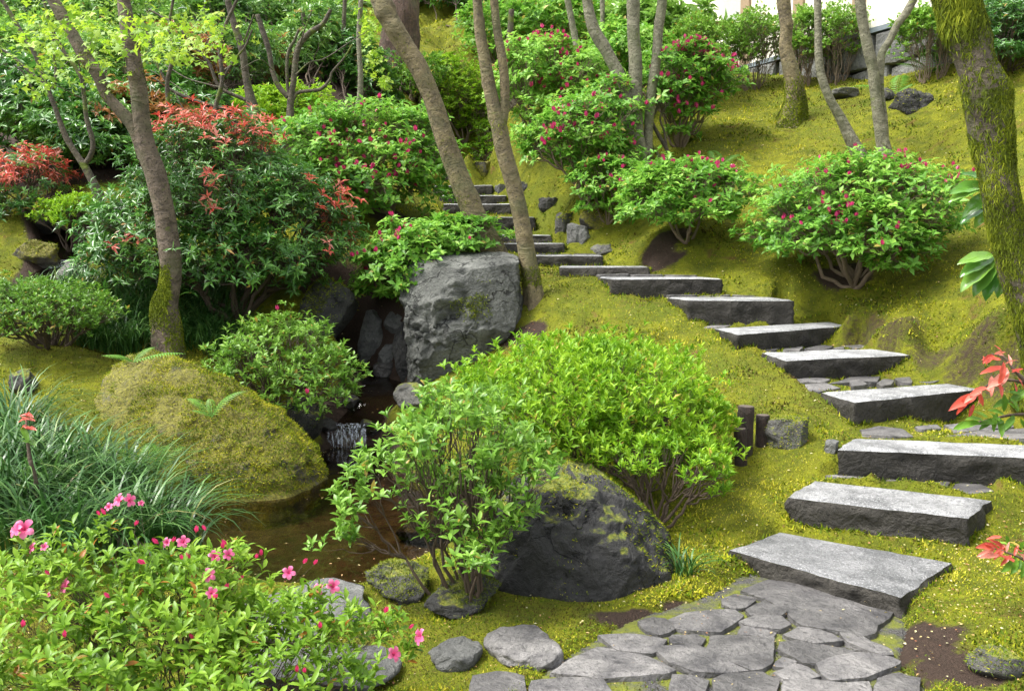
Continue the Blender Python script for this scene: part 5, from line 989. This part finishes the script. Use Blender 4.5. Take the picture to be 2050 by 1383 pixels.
# ------------------------------------------------------------------ grasses and ferns
def blades(base, az, L, W0, e0, e1, tint, seg=6):
    n = len(base); s = np.linspace(0, 1, seg + 1); e = np.radians(e0[:, None] + (e1 - e0)[:, None] * s[None] ** 1.2); h = np.stack([np.cos(az), np.sin(az), 0 * az], -1); st = L[:, None] / seg
    x = np.concatenate([np.zeros((n, 1)), np.cumsum(np.cos(e[:, :-1]) * st, 1)], 1); z = np.concatenate([np.zeros((n, 1)), np.cumsum(np.sin(e[:, :-1]) * st, 1)], 1)
    c = base[:, None] + h[:, None] * x[..., None]; c[..., 2] += z; sd_ = np.stack([-np.sin(az), np.cos(az), 0 * az], -1); wv = W0[:, None] * (1 - s[None] ** 3 * .95)
    V = np.stack([c - sd_[:, None] * wv[..., None] / 2, c + sd_[:, None] * wv[..., None] / 2], 2); i = np.arange(n * (seg + 1) * 2).reshape(n, seg + 1, 2)
    F = np.stack([i[:, :-1, 0], i[:, :-1, 1], i[:, 1:, 1], i[:, 1:, 0]], -1).reshape(-1, 4); return V.reshape(-1, 3), F, np.repeat(tint, (seg + 1) * 2)
def grass_clump(name, label, spots, n, L, wd, seed):
    """spots: (px, py, radius m)"""
    r = np.random.default_rng(seed); bs = []; azs = []
    for px, py, rad in spots:
        c = G(px, py); m = n; a = r.uniform(0, 6.283, m); q = np.sqrt(r.uniform(size=m)) * rad; p = np.c_[c[0] + np.cos(a) * q, c[1] + np.sin(a) * q]; bs.append(np.c_[p, H(p, False)]); azs.append(a + r.normal(0, .6, m))
    b = np.concatenate(bs); az = np.concatenate(azs); m = len(b); V, F, t = blades(b, az, L * r.uniform(.55, 1.15, m), wd * r.uniform(.7, 1.2, m), r.uniform(50, 88, m), r.uniform(-75, 0, m), np.clip(r.beta(2.2, 2, m), 0, 1))
    o = thing(name, label, 'grass', b.mean(0)); mk('blades', V, F, L_GRS, o, tint=t)['kind'] = 'stuff'
grass_clump('long_grass', 'big drift of long arching blue-green grass left of the pool', [(60,1000,.35),(150,1010,.35),(240,1050,.35),(310,1090,.25),(40,930,.3),(130,950,.3),(60,1090,.35),(180,1100,.35),(-20,1000,.4),(20,870,.25),(220,990,.25)], 190, .64, .014, 3)
grass_clump('long_grass', 'shaded arching grass behind the foot of the forked trunk', [(260,690,.4),(300,650,.4),(230,640,.4),(400,690,.35),(430,650,.4),(390,620,.4),(210,690,.3),(290,610,.4),(450,700,.25)], 300, .55, .012, 4)
grass_clump('long_grass', 'pale grass tuft in front of the cascade at the left edge', [(50,600,.3),(110,590,.3),(160,585,.25)], 150, .45, .012, 5)
grass_clump('small_grass_tuft', 'small dark grass tuft at the right foot of the dark boulder', [(1372,1150,.06)], 45, .26, .010, 6)
def fern(name, label, base, fronds, Y=None, dry=False):
    """fronds: (azimuth deg, length m, start elevation deg)"""
    b = G(*base) if Y is None else P(base[0], base[1], Y); t = thing(name, label, 'fern', b)
    for az, L, e0 in fronds:
        a = math.radians(az); n = 18; s = np.linspace(0, 1, n + 1); e = np.radians(e0 - (e0 + 10) * s ** 1.3); h = np.array([math.cos(a), math.sin(a), 0]); st = L / n
        c = b + h * np.concatenate([[0], np.cumsum(np.cos(e[:-1]) * st)])[:, None]; c[:, 2] += np.concatenate([[0], np.cumsum(np.sin(e[:-1]) * st)]); sd_ = np.array([-math.sin(a), math.cos(a), 0]); up = norm(np.cross(np.gradient(c, axis=0), sd_))
        up = np.where(up[:, 2:] < 0, -up, up); pr = [tube(c, np.linspace(.004, .001, n + 1), 4, False)]; tl = norm(np.gradient(c, axis=0)); ln = L * .23 * np.sin(np.pi * np.clip(s * .82 + .16, 0, 1)) ** .8
        for sgn in (-1, 1): pr.append(leaves(c[1:], sd_ * sgn + tl[1:] * .45 - up[1:] * .15, up[1:], ln[1:], ln[1:] * .13 + .002, T4))
        V, F = join(pr); mk('frond', V, F, L_FERN, t, tint=np.clip(rng.uniform(.4, 1, len(V)), 0, 1))
fern('fern', 'small fern with two upright fronds growing from the middle of the moss boulder', (425,835), [(150,.30,48),(35,.34,62),(115,.20,75),(165,.18,30)], 6.62)
fern('fern', 'pale fern fronds on the crown of the moss boulder', (268,725), [(5,.42,22),(175,.28,25),(60,.25,50),(200,.2,40)], 7.3)
fern('fern', 'dark fern between the moss boulder and the long grass', (300,960), [(150,.42,50),(110,.40,60),(60,.38,55),(185,.36,45),(80,.34,70)], 6.1)
fern('fern', 'fern on the shaded bank below the forked trunk', (240,690), [(20,.5,45),(160,.5,40),(80,.5,55),(300,.4,40),(230,.4,35)])
fern('fern', 'fern with two stiff fronds high on the slope beside the kinked trunk', (1795,188), [(150,.75,28),(60,.8,55),(20,.5,40)])
fern('fern', 'fern under the stone wall at the upper right', (1865,150), [(130,.8,50),(70,.9,65),(20,.6,40),(180,.6,30)])
fern('fern', 'little fern on the slope at the end of the low red-bud shrub', (1440,340), [(150,.6,40),(40,.6,45),(95,.6,60),(200,.5,25)])

# ------------------------------------------------------------------ burnt stakes
def stake(label, px, ybot, ytop, wpx, Y, tilt, seed):
    b = GZ(P(px, ybot, Y)); hgt = M(ybot - ytop, Y); rad = M(wpx, Y) / 2; zt = np.array([-.08, 0, hgt * .3, hgt * .6, hgt * .85, hgt - .006, hgt]); rr = np.array([1, 1, 1.0, .98, 1, 1, .9]) * rad
    V, F = tube(b + np.c_[zt * tilt, 0 * zt, zt], rr, 20, False, .12, seed); o = thing('wooden_stake', label, 'stake', b, 'burnt wooden stakes beside the path'); mk('post', V, F, STK, o)
    a = np.linspace(0, 6.283, 20, endpoint=False); q = V[-20:]; c = q.mean(0); T = np.concatenate([[c + [0, 0, .003]], c + (q - c) * .5 + [0, 0, .004], c + (q - c) * .98 + [0, 0, .001]]); i = np.arange(20); j = (i + 1) % 20
    F2 = np.concatenate([np.stack([0 * i, 1 + i, 1 + j], -1), np.stack([1 + i, 21 + i, 21 + j], -1), np.stack([1 + i, 21 + j, 1 + j], -1)]); mk('cut_top', T, F2, STT, o)
STK = barkmat('charred_wood', (.008, .006, .005), (.05, .03, .022), 0, False, 1.4); STT = flat('stake_cut_top', (.09, .07, .055), .8, .4, 60)
for a in [('tallest burnt stake of the three beside the azalea', 1490, 895, 796, 33, 6.35, .02, 1), ('shorter burnt stake in front of the tallest one', 1484, 898, 824, 26, 6.2, -.05, 2), ('burnt stake standing a little apart on the right of the three', 1526, 880, 822, 27, 6.4, .0, 3),
          ('dark stake half hidden in the azalea twigs, nearest the three', 1412, 905, 845, 26, 6.45, .0, 4), ('dark stake deep inside the bright azalea', 1322, 920, 848, 26, 6.7, .02, 5)]: stake(*a)

# ------------------------------------------------------------------ building and its stone footing, top right
WD = norm(np.array([-0.444, 1.0, 0])); WA = P(1800, 42, 16.0); WA[2] = 0.0; WN = np.array([-WD[1], WD[0], 0]); WN = WN if WN[1] < 0 else -WN
def wpt(px, py, off=0.0):
    d = raydir(px, py); t = ((WA - CAM) @ WN + off) / (d @ WN); return CAM + d * t
ZS = wpt(1640, 92)[2]
def wbox(s0, s1, z0, z1, o0, o1, name, mat, parent):
    V = np.array([WA + WD * s + WN * o + [0, 0, z] for s in (s0, s1) for o in (o0, o1) for z in (z0, z1)]); F = np.array([(0,1,3,2),(4,6,7,5),(0,4,5,1),(2,3,7,6),(0,2,6,4),(1,5,7,3)]); return mk(name, V, F, mat, parent, smooth=False)
bld = thing('plaster_building', 'cream plastered building wall with brown posts above the stone footing', 'building', WA + WD * 3 + [0, 0, ZS])
PLA = flat('cream_plaster', (.80, .75, .62), .9, .05, 8); WOOD = flat('weathered_post', (.28, .20, .12), .8, .3, 25); PANEL = flat('grey_panel', (.42, .43, .40), .8, .15, 12); SILL = flat('blue_grey_sill', (.15, .18, .20), .6, .2, 20)
def sof(px, py): q = wpt(px, py); return (q - WA) @ WD
wbox(-7, 9.5, ZS + .02, ZS + 4, -.25, 0, 'wall', PLA, bld); wbox(-7, 9.55, ZS - .07, ZS + .018, -.3, .10, 'sill', SILL, bld)
for x in (1494, 1600, 1720): s_ = sof(x, 60); wbox(s_ - .14, s_ + .14, ZS + .021, ZS + 4.01, -.2, .06, 'post', WOOD, bld)
s_ = sof(1470, 50); wbox(s_ - .42, s_ + .42, ZS + 1.05, ZS + 2.4, -.1, .03, 'panel', PANEL, bld); s_ = sof(1421, 60)
wl = thing('stone_footing', 'dark grey rubble stone footing under the plastered building', 'wall', WA + WD * 3 + [0, 0, ZS - 1])
V_ = wbox(-7, 9.5, ZS - 2.6, ZS - .072, -.4, -.10, 'core', flat('wall_dark_mortar', (.05, .048, .045), .9), wl)  # dark mortar-coloured core, seen in the joints between the stones
r = np.random.default_rng(12); s0 = -5.0; STN = []
for row, (zb_, zt_) in enumerate([(-.62, -.09), (-1.25, -.66), (-1.9, -1.28), (-2.5, -1.93)]):
    s0 = -6 + row * .3
    while s0 < 9:
        wd = r.uniform(.55, 1.25); pts = [(s0 + .03, zb_ + r.uniform(-.1, .06)), (s0 + wd * r.uniform(.3, .6), zb_ + r.uniform(-.12, .02)), (s0 + wd - .03, zb_ + r.uniform(-.1, .08)), (s0 + wd - r.uniform(.0, .08), (zb_ + zt_) / 2), (s0 + wd - .04, zt_ + (0 if row == 0 else r.uniform(-.1, .06))), (s0 + wd * r.uniform(.4, .6), zt_ + (0 if row == 0 else r.uniform(-.06, .1))), (s0 + .04, zt_ + (0 if row == 0 else r.uniform(-.1, .06))), (s0 + r.uniform(0, .08), (zb_ + zt_) / 2)]
        dep = r.uniform(.02, .14); c = np.mean(pts, 0); rings = []
        for k, o in ((1.0, -.12), (1.0, dep - .05), (.93, dep), (.5, dep + r.uniform(-.01, .05))): rings.append(np.array([WA + WD * (c[0] + (p[0] - c[0]) * k) + WN * (o + r.normal(0, .012)) + [0, 0, ZS + c[1] + (p[1] - c[1]) * k] for p in pts]))
        V = np.concatenate(rings + [rings[-1].mean(0)[None]]); i = np.arange(32).reshape(4, 8); j = np.roll(i, -1, 1); F = np.concatenate([tri(np.stack([i[:-1], j[:-1], j[1:], i[1:]], -1).reshape(-1, 4)), np.stack([i[-1], j[-1], np.full(8, 32)], -1)])
        mk('stone', V, F, R_WALL, wl, smooth=False); s0 += wd

# ------------------------------------------------------------------ moss and litter
moss_patch(boul, MV, MF, 60000, .03, 'moss', L_MOSS, lambda c, n: (n[:, 2] > -.35) * (c[:, 2] > -.02) * (.2 + (fbm(c * 2.6, 3, 4) + .5 * n[:, 2] > -.14)) * np.where((c[:, 0] < P(305, 800, 6.6)[0]) & (vnoise(c * 5, 6) > -.2), .12, 1), .35, .25)
moss_patch(dark, DV, DF, 9000, .022, 'moss', L_MOSS, lambda c, n: np.clip(n[:, 2] - .25, 0, 1) * (fbm(c * 4, 3, 4) > .02) + (n[:, 0] > .45) * (fbm(c * 4, 3, 9) > -.1) * .5, .3, .3)
moss_patch(stand, SV, SF, 900, .035, 'moss', L_MOSSD, lambda c, n: np.clip(1 - np.hypot((c[:, 0] - P(950, 600, 9.4)[0]) / .28, (c[:, 2] - P(950, 600, 9.4)[2]) / .26), 0, 1) * (n[:, 1] < 0) * (vnoise(c * 6, 5) > -.1), .4, .3)
for sd_, ro, rv, rf in MOSSY:
    if sd_ in (28, 31, 32, 33, 38, 41, 43, 47, 48, 49, 51, 54, 55, 57): moss_patch(ro, rv, rf, 4200 if sd_ in (31, 32, 33, 38, 55) else 900, .018 if sd_ < 40 or sd_ == 57 else .035, 'moss', L_MOSSD if sd_ in (31, 32, 33, 55) else L_MOSS, lambda c, n: np.clip(n[:, 2] + .15, 0, 1) * (fbm(c * 4, 3, 4) > -.12), .4, .3)
def ground_points(n, y0=3.2, y1=21.0, pw=1.0):
    u = rng.uniform(size=n) ** pw; Yg = y0 * (y1 / y0) ** u; X_ = rng.uniform(-1, 1, n) * (Yg * .76 + .6); q = np.c_[X_, Yg]; return q
def moss_ground(n):
    q = ground_points(n, 3.2, 27.0); m = soil_mask(q); keep = (m < .45 + .1 * rng.normal(size=n)) & ((poly_sd(q, PB) < .02) | (rng.uniform(size=n) < .45 * (vnoise(np.c_[q * 3, 0 * q[:, 0]], 55) > -.15))) & (poly_sd(q, POOL) < -.14)
    for pl, Z in LPOLY:
        nr_ = np.abs(q - pl.mean(0)).max(1) < 1.0; keep[nr_] &= poly_sd(q[nr_], pl) < .01
    q = q[keep]; sp = poly_sd(q, PB); p = np.c_[q, np.where(sp > .03, .122, H(q) + .016 * (sp > -.14))]; k = len(p); Ls = (.0045 + .0010 * q[:, 1]) * rng.uniform(.7, 1.5, k) * (1 + .7 * (vnoise(p * 3.5, 2) > .3)); nr = np.tile([0, 0, 1.0], (k, 1)); v, f = tufts(p, nr, Ls * 1.4, Ls * .7, .55, 0, 1.0)
    t = np.clip(.45 + .9 * fbm(p * np.array([1.3, 1.3, 1]), 4, 21) + .28 * vnoise(p * 9, 41) + rng.normal(0, .26, k) - .22 * sm(fbm(p * .7, 2, 31), .1, .3), 0, 1); mk('ground_moss', v, f, L_MOSS, None, tint=np.repeat(t, 3), kind='stuff')
moss_ground(720000)
def fringe():
    """longer moss crowding against the feet of the steps"""
    ps = []
    for o, c in RIMS:
        cen = c.mean(0)
        for i in range(4):
            a, b = c[i], c[(i + 1) % 4]; m = int(np.linalg.norm(b - a) * 260); t = rng.uniform(size=m)[:, None]; q = a + (b - a) * t; o_ = norm((q - cen) * [1, 1, 0]); q = q + o_ * (np.abs(rng.normal(0, .03, m)) - .012)[:, None]
            q = q[vnoise(q * 5, 61) + .3 * rng.normal(size=m) > -.25]; z = H(q[:, :2]); ok = z < c[:, 2].mean() - .015; q = q[ok]; q[:, 2] = z[ok] + .004; ps.append(q)
    p = np.concatenate(ps); k = len(p); L = (.012 + .0016 * p[:, 1]) * rng.uniform(.6, 1.6, k); nr = np.tile([0, 0, 1.0], (k, 1)); v, f = tufts(p, nr, L * 1.5, L * .5, .9, 0, .8); mk('step_moss', v, f, L_MOSS, None, tint=np.repeat(np.clip(.42 + .4 * fbm(p * 3, 3, 5) + rng.normal(0, .22, k), 0, 1), 3), kind='stuff')
fringe()
def litter(n):
    q = ground_points(n, 3.2, 16); c = .25 + .75 * (vnoise(np.c_[q * .9, 0 * q[:, 0]], 77) > -.1) * (q[:, 0] > -1.0); keep = (rng.uniform(size=n) < c * np.where(poly_sd(q, PB) > -.05, .25, 1)) & (poly_sd(q, POOL) < -.1)
    q = q[keep]; p = np.c_[q, H(q) + .012 + .05 * (poly_sd(q, PB) > 0)]; k = len(p); nr = norm(np.array([0, 0, 1]) + rng.normal(0, .35, (k, 3))); L = (.008 + .0013 * q[:, 1]) * rng.uniform(.6, 1.5, k); v, f = leaves(p, norm(rdir(k) * [1, 1, .15]), nr, L, L * rng.choice([.2, .5, .7], k), T2); mk('fallen_petals', v, f, L_LIT, None, tint=np.repeat(rng.uniform(size=k) ** .8, 4), kind='stuff')
    # flakes floating by the pool banks
    q = np.c_[rng.uniform(POOL[:, 0].min(), POOL[:, 0].max(), 2600), rng.uniform(POOL[:, 1].min(), POOL[:, 1].max(), 2600)]; s = poly_sd(q, POOL); q = q[(s > .0) & (rng.uniform(size=2600) < np.exp(-s / .10) + .03)]; p = np.c_[q, np.full(len(q), -.046)]; k = len(p); L = rng.uniform(.008, .028, k)
    v, f = leaves(p, norm(rdir(k) * [1, 1, .05]), norm(np.array([0, 0, 1]) + rng.normal(0, .1, (k, 3))), L, L * .4, T2); mk('floating_litter', v, f, L_LIT, None, tint=np.repeat(rng.uniform(size=k), 4), kind='stuff')
litter(26000)
